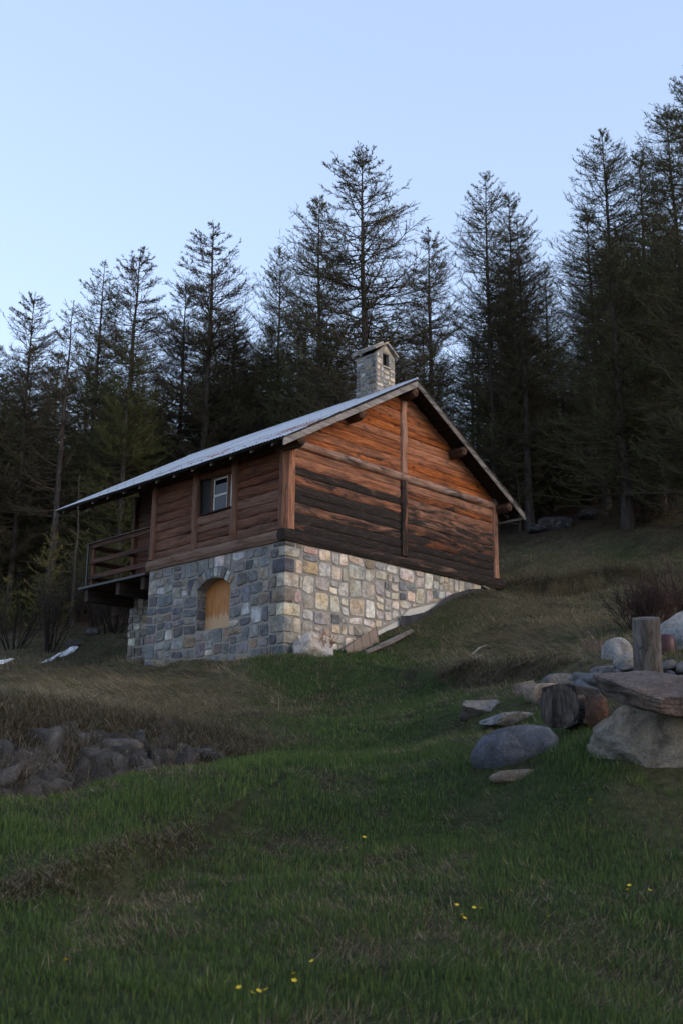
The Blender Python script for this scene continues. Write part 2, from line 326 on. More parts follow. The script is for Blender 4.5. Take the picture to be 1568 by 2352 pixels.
# ------------------------------------------------------------------ the house
house = empty('mountain_chalet', (0, 0, -3.2), 'weathered log and rubble stone chalet with corrugated metal roof on the slope', 'house')
mapL = lambda a, b_, d: (-d, a, b_)           # front wall, faces -X : a along Y
mapG = lambda a, b_, d: (a, -d, b_)           # gable wall, faces -Y : a along X
def mapX(x0): return lambda a, b_, d: (x0-d, a, b_)
def mapY(y0): return lambda a, b_, d: (a, y0-d, b_)
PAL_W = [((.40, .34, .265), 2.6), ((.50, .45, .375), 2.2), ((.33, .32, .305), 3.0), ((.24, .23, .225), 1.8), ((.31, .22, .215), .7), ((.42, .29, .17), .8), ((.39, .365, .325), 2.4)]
PAL_C = [((.17, .195, .235), 3.2), ((.115, .13, .165), 2.0), ((.25, .26, .275), 2.4), ((.40, .42, .44), 1.3), ((.27, .225, .175), 1.5), ((.19, .15, .155), 1.0), ((.20, .225, .22), 1.0)]  # front-side stones, that side's cool sky light partly put into the colour
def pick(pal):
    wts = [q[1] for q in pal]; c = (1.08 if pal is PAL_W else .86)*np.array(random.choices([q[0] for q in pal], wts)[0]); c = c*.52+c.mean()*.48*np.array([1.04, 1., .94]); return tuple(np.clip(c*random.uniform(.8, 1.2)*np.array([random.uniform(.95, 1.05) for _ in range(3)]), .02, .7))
def clip(poly, a, b_, c):                      # keep a*x+b*y+c >= 0
    o = []
    for i in range(len(poly)):
        p, q = poly[i-1], poly[i]; dp, dq = a*p[0]+b_*p[1]+c, a*q[0]+b_*q[1]+c
        if (dp >= 0) != (dq >= 0):
            t = dp/(dp-dq); o.append((p[0]+t*(q[0]-p[0]), p[1]+t*(q[1]-p[1])))
        if dq >= 0: o.append(q)
    return o
def guill(x0, x1, y0, y1, wm=.70, hm=.53, out=None):
    out = [] if out is None else out; ww, hh = x1-x0, y1-y0; mw, mh = wm*random.uniform(.65, 1.1), hm*random.uniform(.62, 1.1)
    if ww > mw and (ww/mw > hh/mh or hh <= mh):
        s = x0+ww*random.uniform(.36, .64); guill(x0, s, y0, y1, wm, hm, out); guill(s, x1, y0, y1, wm, hm, out)
    elif hh > mh:
        s = y0+hh*random.uniform(.38, .62); guill(x0, x1, y0, s, wm, hm, out); guill(x0, x1, s, y1, wm, hm, out)
    else: out.append((x0, x1, y0, y1))
    return out
def stone_poly(r, gap=.008, n=12, jc=.028):
    x0, x1, y0, y1 = r; x0 += gap; x1 -= gap; y0 += gap; y1 -= gap
    cs = [(x0+random.uniform(0, jc), y0+random.uniform(0, jc)), (x1-random.uniform(0, jc), y0+random.uniform(0, jc)), (x1-random.uniform(0, jc), y1-random.uniform(0, jc)), (x0+random.uniform(0, jc), y1-random.uniform(0, jc))]
    o = []; e = random.uniform(.18, .5); ph = random.uniform(0, .3)
    for i in range(n):
        th = 2*math.pi*(i+ph)/n; c_, s_ = math.cos(th), math.sin(th)
        rr = random.uniform(.94, 1.02)
        u_ = (math.copysign(abs(c_)**e, c_)*rr+1)/2; v_ = (math.copysign(abs(s_)**e, s_)*rr+1)/2
        o.append(tuple((cs[0][k]*(1-u_)*(1-v_)+cs[1][k]*u_*(1-v_)+cs[2][k]*u_*v_+cs[3][k]*(1-u_)*v_) for k in (0, 1)))
    return o
chim_ = [None]
def stone(poly, mp, parent, col, proud=.04, name='stone', mat='stone'):
    if len(poly) < 3: return
    p = np.array(poly); n = len(p)
    if mat == 'stone' and parent is not chim_[0]: p = p+np.stack([(fbm(p[:, 0]*2.2, p[:, 1]*2.2, 81)-.5)*.16, (fbm(p[:, 0]*2.2+9, p[:, 1]*2.2, 83)-.5)*.13], 1)*np.clip(np.minimum((p[:, 0]-.45)*4, 1), 0, 1)[:, None]
    c = p.mean(0)
    ar = .5*abs(np.dot(p[:, 0], np.roll(p[:, 1], 1))-np.dot(p[:, 1], np.roll(p[:, 0], 1)))
    if ar < .006: return
    tx, ty = random.uniform(-.06, .06), random.uniform(-.06, .06); v = []
    for s, d in ((1., -.04), (.99, proud*.6), (.90, proud)):
        for q in p:
            qq = c+(q-c)*s; dd = d
            if d > 0: dd = d+(qq[0]-c[0])*tx+(qq[1]-c[1])*ty+random.uniform(-.006, .006)
            v.append(mp(qq[0], qq[1], dd))
    v.append(mp(c[0], c[1], proud*random.uniform(.85, 1.15)))
    f = [(k*n+i, k*n+(i+1) % n, (k+1)*n+(i+1) % n, (k+1)*n+i) for k in (0, 1) for i in range(n)]+[(2*n+i, 2*n+(i+1) % n, 3*n) for i in range(n)]
    return obj(name, v, f, mat, parent, oc=col)
# --- front wall of rubble, with the arched opening
AY0, AY1, AS, AC, AB = 2.12, 3.52, -1.15, -.88, -2.27
AR = ((AY1-AY0)**2/4+(AC-AS)**2)/(2*(AC-AS)); AM = (AY0+AY1)/2; AZ = AC-AR
mb = MB().box(0, .4, 0, AY0, -4.2, -.3).box(0, .4, AY1, L, -4.2, -.3).box(0, .4, AY0, AY1, -4.2, AB)
ya = np.linspace(AY0, AY1, 13); za = AZ+np.sqrt(AR**2-(ya-AM)**2)
for i in range(12):
    y0, y1, z0, z1 = ya[i], ya[i+1], za[i], za[i+1]
    mb.add([(0, y0, z0), (.4, y0, z0), (.4, y1, z1), (0, y1, z1), (0, y0, -.3), (.4, y0, -.3), (.4, y1, -.3), (0, y1, -.3)], BOXF)
wallL = mb.build('stone_wall', 'mortar', house)
ER = AR+.27
def arch_push(poly):
    o = []
    for (y, z) in poly:
        d_ = math.hypot(y-AM, z-AZ); an = abs(math.atan2(y-AM, z-AZ))
        if d_ < ER+.015 and z > AS-.12 and an < .82:
            k = (ER+.015)/d_; y, z = AM+(y-AM)*k, AZ+(z-AZ)*k
        o.append((y, z))
    return o
rects = guill(AY1, L, -3.65, -.31)+guill(.55, AY0, -3.65, -.31)+guill(AY0, AY1, -3.65, AB)+guill(AY0, AY1, -.62, -.31, .5, .45)
for r in rects:
    if r[2] > -.7 and AY0-.01 <= r[0] and r[1] <= AY1+.01: r = (r[0], r[1], r[2]-.2, r[3])
    cz = ((r[0]+r[1])/2-AM, (r[2]+r[3])/2-AZ)
    if math.hypot(*cz) < ER-.06 and cz[1] > 0 and (r[2]+r[3])/2 > AS-.1: continue
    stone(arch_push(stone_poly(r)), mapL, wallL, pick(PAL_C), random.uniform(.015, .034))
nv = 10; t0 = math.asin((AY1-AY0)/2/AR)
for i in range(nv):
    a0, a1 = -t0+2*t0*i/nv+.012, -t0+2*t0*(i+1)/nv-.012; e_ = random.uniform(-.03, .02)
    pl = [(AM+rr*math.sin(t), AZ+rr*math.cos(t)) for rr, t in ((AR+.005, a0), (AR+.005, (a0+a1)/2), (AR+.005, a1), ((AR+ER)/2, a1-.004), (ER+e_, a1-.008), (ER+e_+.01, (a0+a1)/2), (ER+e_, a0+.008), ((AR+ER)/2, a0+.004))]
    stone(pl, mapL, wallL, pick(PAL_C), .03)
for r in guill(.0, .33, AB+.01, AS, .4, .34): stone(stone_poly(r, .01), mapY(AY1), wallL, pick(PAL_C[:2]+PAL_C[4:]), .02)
bd = MB().box(.30, .33, AY0-.05, AY1+.05, AB-.05, AC+.02).build('window_board', 'plywood', house, label='plywood board closing the arched basement window')
# --- quoins at the front corner
z = -3.66; qi = 0
while z < -.36:
    h = min(random.uniform(.26, .42), -.31-z); qa, qb = (random.uniform(.38, .52), random.uniform(.24, .34)) if qi % 2 else (random.uniform(.22, .32), random.uniform(.42, .55))
    col = tuple(.85*np.array(pick(PAL_W if qi % 2 == 0 else PAL_C))); g = .012; v = []
    for d, s in ((0, 0), (1, 1)):
        pass
    o_ = .032; bz0, bz1 = z+g, z+h-g; j = lambda q=.012: random.uniform(-q, q)
    ring = [(-o_+.03, qa-g), (-o_+j(), qa-g-.03), (-o_+j(), .05), (-o_+.012+j(.006), -o_+.012+j(.006)), (.05, -o_+j()), (qb-g-.03, -o_+j()), (qb-g, -o_+.03)]
    for zz, s in ((bz0, .035), (bz0+.03, 0), ((bz0+bz1)/2, -.006), (bz1-.03, 0), (bz1, .035)):
        for (x, y) in ring: v.append((x+(s if x < .2 else 0), y+(s if y < .2 else 0), zz+j(.006)))
    m_ = len(ring); f = [(k*m_+i, (k+1)*m_+i, (k+1)*m_+i+1, k*m_+i+1) for k in range(4) for i in range(m_-1)]
    f += [tuple(range(m_)), tuple(4*m_+i for i in range(m_))[::-1]]
    obj('stone', v, f, 'stone', wallL, oc=col)
    if .55-qa > .09: stone(stone_poly((qa, .55, z, z+h), .011), mapL, wallL, pick(PAL_C))
    if qi == 0: qz = []
    qz.append((qb, z, z+h)); z += h; qi += 1
# --- gable-side rubble wall with the concrete footing
BL = [(0., -4.), (1.2, -3.2), (4.15, -1.78), (4.6, -1.42), (7.95, -.50)]
def bl(x): return float(np.interp(x, [q[0] for q in BL], [q[1] for q in BL]))
wallG = obj('stone_wall', [(.4, 0, -4.2), (8.0, 0, -4.2), (8.0, 0, -.3), (.4, 0, -.3), (.4, .4, -4.2), (8.0, .4, -4.2), (8.0, .4, -.3), (.4, .4, -.3)], BOXF, 'mortar', house)
rects = guill(.58, 3.3, -3.3, -.31, .74, .56)+guill(3.3, 5.7, -2.3, -.31, .66, .54)+guill(5.7, 7.98, -1.2, -.31, .56, .46)+[(qb, .58, a, b_) for qb, a, b_ in qz if .58-qb > .09]
for r in rects:
    p = stone_poly(r); x = (r[0]+r[1])/2
    x0, x1 = r[0], r[1]; y0, y1 = bl(x0), bl(x1); a, b_ = -(y1-y0), (x1-x0)
    p = clip(p, a, b_, -(a*x0+b_*y0))
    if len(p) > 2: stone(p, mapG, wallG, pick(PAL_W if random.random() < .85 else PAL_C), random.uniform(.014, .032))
cv = [(x, -.012, z) for x, z in [(1.8, -4.2), (8.0, -4.2), (8.0, -.56), (4.68, -1.47), (4.22, -1.84), (1.8, -2.97)]]
obj('concrete_footing', cv+[(x, .2, z) for x, _, z in cv], [tuple(range(6)), (1, 7, 8, 2), (2, 8, 9, 3), (3, 9, 10, 4), (4, 10, 11, 5), (5, 11, 6, 0), (0, 6, 7, 1), tuple(range(11, 5, -1))], 'concrete', house)
# --- loggia base wall
wallS = MB().box(SB, SB+.4, L, LB, -4.2, -.45).build('stone_wall', 'mortar', house)
for r in guill(L+.5, LB, -3.3, -.46, .5, .42): stone(stone_poly(r), mapX(SB), wallS, pick(PAL_C), .04)
MB().box(.45, 7.9, .45, L-.02, -4., -.35).box(SB+.45, 7.9, L, LB-.05, -4., -.5).build('cellar_core', 'mortar', house)
# --- solid upper core added behind the planks against light leaks, following the roof
def roofz(x, off=0.): return ZR-SL*abs(x-XR)+off
def prism(x0, x1, y0, y1, z0, off):
    pts = [(x0, z0), (x1, z0), (x1, roofz(x1, off)), (XR, ZR+off), (x0, roofz(x0, off))]; n_ = 5
    return [(x, y0, z) for x, z in pts]+[(x, y1, z) for x, z in pts], [tuple(range(5)), tuple(range(9, 4, -1))]+[(i, i+5, (i+1) % 5+5, (i+1) % 5) for i in range(5)]
m_ = MB(); m_.add(*prism(.30, W-.05, .06, L, -.3, -.10)); m_.add(*prism(SB+.08, W-.05, L+.002, LB, -.42, -.10))
m_.build('wall_core', 'darkwood_x', house)
# --- sill beams, posts, tie beam
def log(name, a, b_, rad, mat, oc, n=10, k=7, jit=.05, sq=0., wob=.012):
    a, b_ = np.array(a, float), np.array(b_, float); pts = []
    for i in range(k):
        p = a+(b_-a)*i/(k-1)
        if 0 < i < k-1: p = p+np.array([random.uniform(-wob, wob) for _ in range(3)])
        pts.append(p)
    rr = [rad*random.uniform(.95, 1.05) for _ in range(k)]
    o = MB().tube(pts, rr, n, True, jit*.6, sq); return obj(name, o.v, o.f, mat, house, oc=oc, smooth=False)
log('sill_beam', (.06, .16, -.155), (.06, L+.1, -.155), .155, 'redwood_y', (.05, .9, .95), 10, 10, .03, .75)
log('sill_beam', (-.13, .05, -.155), (9.08, .05, -.155), .155, 'wood_x', (.80, .45, .6), 10, 14, .03, .7)
log('corner_post', (.13, .03, .0), (.13, .03, 2.5), .12, 'wood_z', (.28, .3, .8), 10, 6, .02, .5)
log('corner_post', (.03, .15, .0), (.03, .15, 2.5), .11, 'redwood_z', (.1, .45, .9), 10, 6, .02, .5)
log('gable_post', (XR, .0, .0), (XR, .0, 2.2), .125, 'wood_z', (.66, .3, .5), 12, 6, .02, .3)
log('gable_post', (XR+.01, .0, 2.42), (XR+.01, .0, 4.95), .125, 'wood_z', (.25, .5, .95), 12, 7, .02, .3)
log('corner_post', (W-.12, .02, .0), (W-.12, .02, 2.5), .125, 'wood_z', (.45, .4, .75), 12, 6, .02, .2)
for y in (2.06, 3.75, L-.1): log('wall_post', (.02, y, .0), (.02, y, 2.45), .115, 'redwood_z', (.1, .5, 1.0), 12, 6, .02, .1)
log('loggia_post', (SB, LB-.08, -.33), (SB, LB-.08, 2.9), .11, 'redwood_z', (.1, .3, .9), 10, 5, .02, .4)
log('tie_beam', (.26, -.02, 2.31), (XR-.14, -.02, 2.31), .125, 'wood_x', (.42, .6, .85), 12, 8, .03, 0)
log('tie_beam', (XR-.14, -.03, 2.31), (W-.2, -.02, 2.31), .125, 'wood_x', (.40, .62, .85), 12, 8, .03, 0)
# --- planks
def plank(mp, ends, b0, b1, mat, oc, parent, ns=11, bulge=.034, wav=.009, s=None):
    # ends(b) -> (a0, a1) at height b
    s = random.uniform(0, 99) if s is None else s; h = b1-b0; v = []
    prof = [(0, -.05), (.0, .004), (.16, bulge*.75), (.45, bulge), (.8, bulge*.85), (1.0, .012), (1.0, -.05)]
    wl = np.array([fbm(np.array([i*.9+s]), np.array([.3]), 1)[0]-.5 for i in range(ns+1)])*2*wav*2
    wh = np.array([fbm(np.array([i*.9+s+31]), np.array([.7]), 2)[0]-.5 for i in range(ns+1)])*2*wav*2
    wd = [random.uniform(-.006, .006) for _ in range(ns+1)]
    for i in range(ns+1):
        for (q, d) in prof:
            bb = b0+q*h+(wl[i]*(1-q)+wh[i]*q); a0, a1 = ends(min(max(bb, b0), b1)); v.append(mp(a0+(a1-a0)*i/ns, bb, d+wd[i]*(d > 0)))
    k = len(prof); f = [(i*k+j, (i+1)*k+j, (i+1)*k+j+1, i*k+j+1) for i in range(ns) for j in range(k-1)]+[tuple(range(k)), tuple(ns*k+j for j in range(k))[::-1]]
    return obj('plank', v, f, mat, parent, oc=oc)
gable = obj('gable_wall', [(.05, .05, -.02), (W-.05, .05, -.02), (W-.05, .05, roofz(W-.05, -.12)), (XR, .05, ZR-.12), (.05, .05, roofz(.05, -.12)), (.05, .058, -.02), (W-.05, .058, -.02), (W-.05, .058, roofz(W-.05, -.12)), (XR, .058, ZR-.12), (.05, .058, roofz(.05, -.12))], [tuple(range(5)), tuple(range(9, 4, -1))]+[(i, i+5, (i+1) % 5+5, (i+1) % 5) for i in range(5)], 'darkwood_x', house)
def rows(z0, z1, n, jit=.12):
    h = (z1-z0)/n; e = [z0]+[z0+h*i+random.uniform(-jit, jit)*h for i in range(1, n)]+[z1]; return list(zip(e[:-1], e[1:]))
chL = [.88, .86, .58, .90, .84, .52, .78, .36, .22]; chR = [.88, .80, .72, .60, .66, .58, .42, .50, .28]
for side, ch in ((0, chL), (1, chR)):
    A0, A1 = (.22, XR-.09) if side == 0 else (XR+.09, W-.2)
    for i, (b0, b1) in enumerate(rows(-.01, 2.22, 9)):
        plank(mapG, lambda b_: (A0, A1), b0, b1-.010, 'wood_x', (ch[i], random.uniform(.0, .45), random.uniform(.45, 1.)), gable)
    for i, (b0, b1) in enumerate(rows(2.38, 5.0, 11)):
        def en(b_, side=side):
            xx = (ZR-.13-b_)/SL
            return (max(.05, XR-xx), XR-.09) if side == 0 else (XR+.09, min(W-.05, XR+xx))
        e0 = en(b1)
        if e0[1]-e0[0] < .12: continue
        plank(mapG, en, b0, b1-.010, 'wood_x', (random.uniform(.06, .40) if i > 1 else random.uniform(.25, .4), random.uniform(.0, .25), random.uniform(.65, 1.)), gable, 9)
front = MB().box(.06, .10, .1, 2.06, -.02, 2.5).box(.06, .10, 3.75, L-.02, -.02, 2.5).box(.06, .10, 2.06, 3.75, -.02, .96).box(.06, .10, 2.06, 3.75, 1.98, 2.5).build('front_wall', 'darkwood_y', house)
for (a0, a1, zt, nr) in ((.25, 1.96, 2.46, 9), (2.16, 3.65, .95, 4), (3.85, L-.2, 2.46, 9)):
    for i, (b0, b1) in enumerate(rows(-.01, zt, nr)):
        plank(mapX(.04), lambda b_: (a0, a1), b0, b1-.010, 'redwood_y', (random.uniform(0, .2), random.uniform(.2, .8) if i < 4 else random.uniform(0, .3), random.uniform(.6, 1.)), front, 9, .05, .018)
plank(mapX(.04), lambda b_: (2.16, 3.65), 2.0, 2.24, 'redwood_y', (.1, .2, .7), front); plank(mapX(.04), lambda b_: (2.16, 3.65), 2.24, 2.47, 'redwood_y', (.1, .2, .7), front)
logw = MB().box(SB+.03, SB+.07, L, LB-.1, -.4, 3.4).build('loggia_wall', 'darkwood_y', house)
for i, (b0, b1) in enumerate(rows(-.36, 3.3, 14)):
    plank(mapX(SB+.02), lambda b_: (L+.02, LB-.18), b0, b1+.006, 'redwood_y', (.15, .3, .7), logw, 5)
# --- upper window
win = MB().box(.11, .29, 2.1, 3.72, .90, .96).box(.11, .29, 2.1, 3.72, 1.98, 2.02).box(.11, .29, 3.66, 3.72, .96, 1.98).box(.24, .29, 2.1, 3.66, .96, 1.98).build('window', 'darkwood_y', house)
MB().box(-.03, .12, 2.17, 3.50, .955, .99).build('window_sill', 'greywood_y', win)
MB().box(.09, .15, 3.11, 3.20, .99, 1.95).box(.09, .15, 2.38, 2.50, .99, 1.95).box(.09, .15, 2.17, 3.20, 1.935, 1.98).build('window_frame', 'redwood_z', win, oc=(.1, .3, .8))
MB().box(.10, .14, 3.22, 3.62, .97, 1.97).build('shutter', 'shutter', win)
for (a0, a1) in ((2.505, 3.105), (1.80, 2.375)):
    a0 = max(a0, 2.12)
    MB().box(.105, .135, a1-.05, a1, .992, 1.932).box(.105, .135, a0, a0+.03, .992, 1.932).box(.105, .135, a0+.03, a1-.04, .992, 1.025).box(.105, .135, a0+.03, a1-.04, 1.895, 1.932).box(.104, .136, a0+.03, a1-.04, 1.42, 1.48).build('sash', 'white_frame', win)
    for (z0, z1) in ((1.025, 1.425), (1.475, 1.895)): MB().box(.118, .124, a0+.03, a1-.04, z0, z1).build('pane', 'glass', win)
# --- roof
roof = empty('tmp', (0, 0, 0), '', ''); bpy.data.objects.remove(roof)
def deckpts(side, o0, o1, y0, y1):
    xe = XE+.06 if side == 0 else W-XE-.06
    return [(xe, y0, roofz(xe, o0)), (XR, y0, ZR+o0), (XR, y1, ZR+o0), (xe, y1, roofz(xe, o0)), (xe, y0, roofz(xe, o1)), (XR, y0, ZR+o1), (XR, y1, ZR+o1), (xe, y1, roofz(xe, o1))]
mb = MB()
for s in (0, 1): mb.add(deckpts(s, -.075, -.035, YE+.02, YF-.02), BOXF if s == 0 else [q[::-1] for q in BOXF])
roof = mb.build('roof', 'darkwood_y', house)
per = .1145
def sheet(side, y0, y1, s0, s1, lift, rust):
    ns = int((y1-y0)/per*7); ks = 5; v = []
    for i in range(ns+1):
        y = y0+(y1-y0)*i/ns; c = .011*math.cos(2*math.pi*(y-YE)/per)
        for k in range(ks):
            s = s0+(s1-s0)*k/(ks-1); x = XE+(XR-XE)*s; sag = .018*(fbm(np.array([y*.35]), np.array([s*2.]), 4)[0]-.5)
            zz = roofz(x)+c+lift+sag
            v.append((x if side == 0 else W-x, y, zz))
    f = [(i*ks+k, i*ks+k+1, (i+1)*ks+k+1, (i+1)*ks+k) if side else (i*ks+k, (i+1)*ks+k, (i+1)*ks+k+1, i*ks+k+1) for i in range(ns) for k in range(ks-1)]
    return obj('roof_sheet', v, f, 'roof_metal', roof, oc=(rust, 0, 0), smooth=True)
ys = np.linspace(YE-.02, YF, 14)
for i in range(13):
    lw = .006*(i % 2)
    sheet(0, ys[i]-.03, ys[i+1]+.03, 0, .17, lw, random.uniform(.0, .2))
    sheet(0, ys[i]-.03, ys[i+1]+.03, .155, .34, lw+.012, (.50 if i < 8 else .25)+random.uniform(-.1, .1))
    sheet(0, ys[i]-.03, ys[i+1]+.03, .325, 1.0, lw+.024, random.uniform(0, .15))
    sheet(1, ys[i]-.03, ys[i+1]+.03, 0, 1.0, lw, .2)
mb = MB()
for y in np.arange(YE+.1, YF, .46):
    for s in (.08, .26, .45, .62, .8, .95):
        x = XE+(XR-XE)*s; z = roofz(x)+.05; mb.add([(x-.02, y-.02, z-.05), (x+.02, y-.02, z-.05), (x, y+.025, z-.05), (x, y, z+.006)], [(0, 1, 3), (1, 2, 3), (2, 0, 3)])
mb.build('roof_screws', 'iron', roof, kind='stuff')
mb = MB().tube([(XR, YE-.03, ZR+.02), (XR, YF+.02, ZR+.02)], .035, 6); mb.build('ridge_cap', 'roof_metal', roof, oc=(.1, 0, 0))
def slope_board(side, s0, s1, o0, o1, y0, y1, name, mat, oc):
    v = []
    for y in (y0, y1):
        for s, o_ in ((s0, o0), (s1, o0), (s1, o1), (s0, o1)):
            x = XE+(XR-XE)*s; v.append((x if side == 0 else W-x, y, roofz(x)+o_))
    f = [(0, 1, 2, 3), (7, 6, 5, 4), (0, 4, 5, 1), (1, 5, 6, 2), (2, 6, 7, 3), (3, 7, 4, 0)]
    return obj(name, v, f, mat, house, oc=oc)
for side in (0, 1):
    for q in ((0.0, .52), (.522, 1.0)):
        slope_board(side, q[0], q[1], -.245, -.065, YE-.035, YE, 'fascia_board', 'greywood_x', (.05 if side == 0 else .45, .7, .75 if side == 0 else .45))
    n_ = 18
    for i in range(n_): slope_board(side, i/n_+.003, (i+1)/n_-.004, -.062, -.022+random.uniform(-.006, .006), YE-.045+random.uniform(-.01, .01), YE+.1, 'edge_shingle', 'darkwood_x', (.5, .6, random.uniform(.3, 1.)))
    slope_board(side, 0, 1., -.245, -.065, YF-.03, YF, 'fascia_board', 'greywood_x', (.2, .5, .5))
for y in np.arange(YE+.55, YF-.2, .82):
    slope_board(0, .025, .16, -.185, -.078, y-.035, y+.035, 'rafter_tail', 'greywood_x', (.25, .3, .7)); slope_board(1, .025, .16, -.185, -.078, y-.035, y+.035, 'rafter_tail', 'greywood_x', (.25, .3, .6))
for x in (.0, 2.22, XR, W-2.22, W):
    z = roofz(x)-.35 if x != XR else ZR-.40
    r_ = .15; mb = MB().tube([(x, .35, z), (x, YE+.18, z), (x, YE+.06, z+.02), (x, YE+.005, z+.07)], [r_, r_, r_*.88, r_*.5], 8, True, .02, .7); mb.build('purlin', 'redwood_y', house, oc=(.45, .5, .6))
mb = MB().tube([(.0, .35, 2.33), (.0, YF-.35, 2.33)], .10, 8, True, .02, .7); mb.build('wall_plate', 'darkwood_y', house, oc=(.3, .2, .6))
mb = MB(); n_ = 7
gp = [(W-XE+.03+.06*math.cos(math.pi+math.pi*i/n_), ZE-.14+.06*math.sin(math.pi+math.pi*i/n_)) for i in range(n_+1)]+[(W-XE+.03+.05*math.cos(2*math.pi-math.pi*i/n_), ZE-.14+.05*math.sin(2*math.pi-math.pi*i/n_)) for i in range(n_+1)]
v = [(x, YE-.02, z) for x, z in gp]+[(x, YF-.1, z) for x, z in gp]; m_ = len(gp)
obj('gutter', v, [(i, i+m_, (i+1) % m_+m_, (i+1) % m_) for i in range(m_)], 'white_frame', house)
# --- loggia balcony
bal = MB().box(-.06, SB-.01, L+.12, 9.36, -.40, -.345).build('balcony', 'darkwood_y', house, oc=(.3, .2, .6))
MB().box(-.10, -.062, L+.1, 9.40, -.40, -.335).build('edge_strip', 'iron', bal)
for y in (L+.35, 7.4, 9.1): MB().box(.02, SB-.02, y-.09, y+.09, -.78, -.402).build('joist', 'darkwood_x', bal, oc=(.4, .2, .5))
for z0, z1 in ((.86, 1.0), (.36, .50), (-.13, .01)):
    log_ = MB().box(-.01, .04, L+.0, 9.02, z0, z1); log_.build('rail', 'redwood_y', bal, oc=(.4, .3, .32))
    MB().box(.05, SB-.1, 8.98, 9.03, z0, z1).build('rail', 'redwood_x', bal, oc=(.45, .2, .25))
MB().box(-.07, .11, L+.02, 9.12, 1.002, 1.03).build('handrail', 'darkwood_y', bal, oc=(.3, .8, .8))
MB().box(.045, .14, 8.86, 8.97, -.345, 1.0).build('baluster_post', 'redwood_z', bal, oc=(.2, .3, .8))
MB().box(-.06, -.015, 9.03, 9.075, -.335, 1.0).build('baluster_post', 'iron', bal)
MB().box(.045, .14, L+.02, L+.1, -.345, 1.0).build('baluster_post', 'redwood_z', bal, oc=(.2, .3, .8))
# --- chimney
CX0, CX1, CY0, CY1, CZ = 4.27, 5.10, .86, 1.68, 6.40
mb = MB().box(CX0, CX1, CY0, CY1, 4.6, 6.02).box(CX0, CX0+.16, CY0+.12, CY1, 6.02, CZ).box(CX1-.16, CX1, CY0+.12, CY1, 6.02, CZ).box(CX0, CX0+.29, CY0, CY0+.12, 6.02, CZ).box(CX0+.56, CX1, CY0, CY0+.12, 6.02, CZ)
XM = (CX0+CX1)/2; mb.box(CX0+.16, CX1-.16, CY1-.12, CY1, 6.02, CZ)
for y0 in (CY0, CY1-.12):
    tri = [(CX0, CZ), (CX0+.29, CZ), (CX0+.29, 6.46), (CX0+.56, 6.46), (CX0+.56, CZ), (CX1, CZ), (XM, 6.78)]
    mb.add([(x, y0, z) for x, z in tri]+[(x, y0+.12, z) for x, z in tri], [(0, 1, 2, 6), (2, 3, 6), (3, 4, 5, 6), (7, 13, 9, 8), (9, 13, 10), (10, 13, 12, 11), (1, 8, 9, 2), (2, 9, 10, 3), (3, 10, 11, 4), (0, 6, 13, 7), (5, 12, 13, 6)])
chim = mb.build('chimney', 'mortar', house); chim_[0] = chim
MB().box(CX0+.17, CX1-.17, CY0+.16, CY1-.13, 6.03, 6.55).build('flue_shade', 'void_shade', chim)  # black box set in the opening in place of its inner shade
for r in guill(CY0, CY1, 5.02, CZ, .34, .25): stone(stone_poly(r, .009, 10), mapX(CX0), chim, pick(PAL_C), .022)  # cooler, darker set on this face, its light put into the stone colour
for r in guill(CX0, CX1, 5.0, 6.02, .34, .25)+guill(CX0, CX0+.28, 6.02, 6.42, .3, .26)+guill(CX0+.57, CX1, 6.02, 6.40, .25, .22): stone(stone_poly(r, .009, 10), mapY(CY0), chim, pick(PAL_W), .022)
stone([(XM-.17, 6.50), (XM+.17, 6.50), (XM+.03, 6.70), (XM-.03, 6.70)], mapY(CY0), chim, (.4, .36, .3), .02)
MB().box(CX0+.24, CX0+.60, CY0-.05, CY0+.1, 6.00, 6.035).build('ledge', 'stone', chim, oc=(.4, .37, .33))
def cap(x0, z0, x1, z1, y0, y1, th, c):
    d = np.array([x1-x0, z1-z0]); d /= np.linalg.norm(d); nn_ = np.array([-d[1], d[0]]); nn_ = nn_ if nn_[1] > 0 else -nn_; v = []
    for k in range(6):
        y = y0+(y1-y0)*k/5
        for (x, z) in ((x0, z0), (x1, z1)):
            for q in (0, th): v.append((x+nn_[0]*q+random.uniform(-.012, .012), y+random.uniform(-.015, .015), z+nn_[1]*q+random.uniform(-.008, .008)))
    f = [(k*4+i, k*4+j, (k+1)*4+j, (k+1)*4+i) for k in range(5) for i, j in ((0, 1), (1, 3), (3, 2), (2, 0))]+[(0, 2, 3, 1), (21, 23, 22, 20)]
    obj('cap_slab', v, f, 'stone', chim, oc=c)
cap(CX0-.11, CZ+.05, XM+.03, 6.80, CY0-.09, CY1+.10, .055, (.30, .29, .275)); cap(CX1+.08, CZ+.06, XM+.0, 6.79, CY0-.08, CY1+.10, .055, (.36, .33, .29))
cap(CX0+.02, CZ+.19, XM+.04, 6.865, CY0+.12, CY1+.2, .06, (.33, .31, .30))
# --- vent under the sill's right end
MB().box(8.02, 8.72, .1, .5, -.7, -.32).build('crawl_shade', 'void_shade', house)  # near-black solid block standing in for the shade of the hollow
mb = MB()
for i in range(9):
    for s in (-1, 1):
        x = 8.08+i*.06; mb.add([(x, .02-.004*s, -.62), (x+.012, .02-.004*s, -.62), (x+.012+.2*s, .02-.004*s, -.42), (x+.2*s, .02-.004*s, -.42)], [(0, 1, 2, 3)])
mb.build('vent_lattice', 'white_frame', house)
MB().add([(8.0, -.1, -.36), (9.0, -.1, -.52), (9.0, .2, -.52), (8.0, .2, -.36), (8.0, -.1, -.32), (9.0, -.1, -.48), (9.0, .2, -.48), (8.0, .2, -.32)], BOXF).build('sill_board', 'greywood_x', house, oc=(.3, .6, .7))
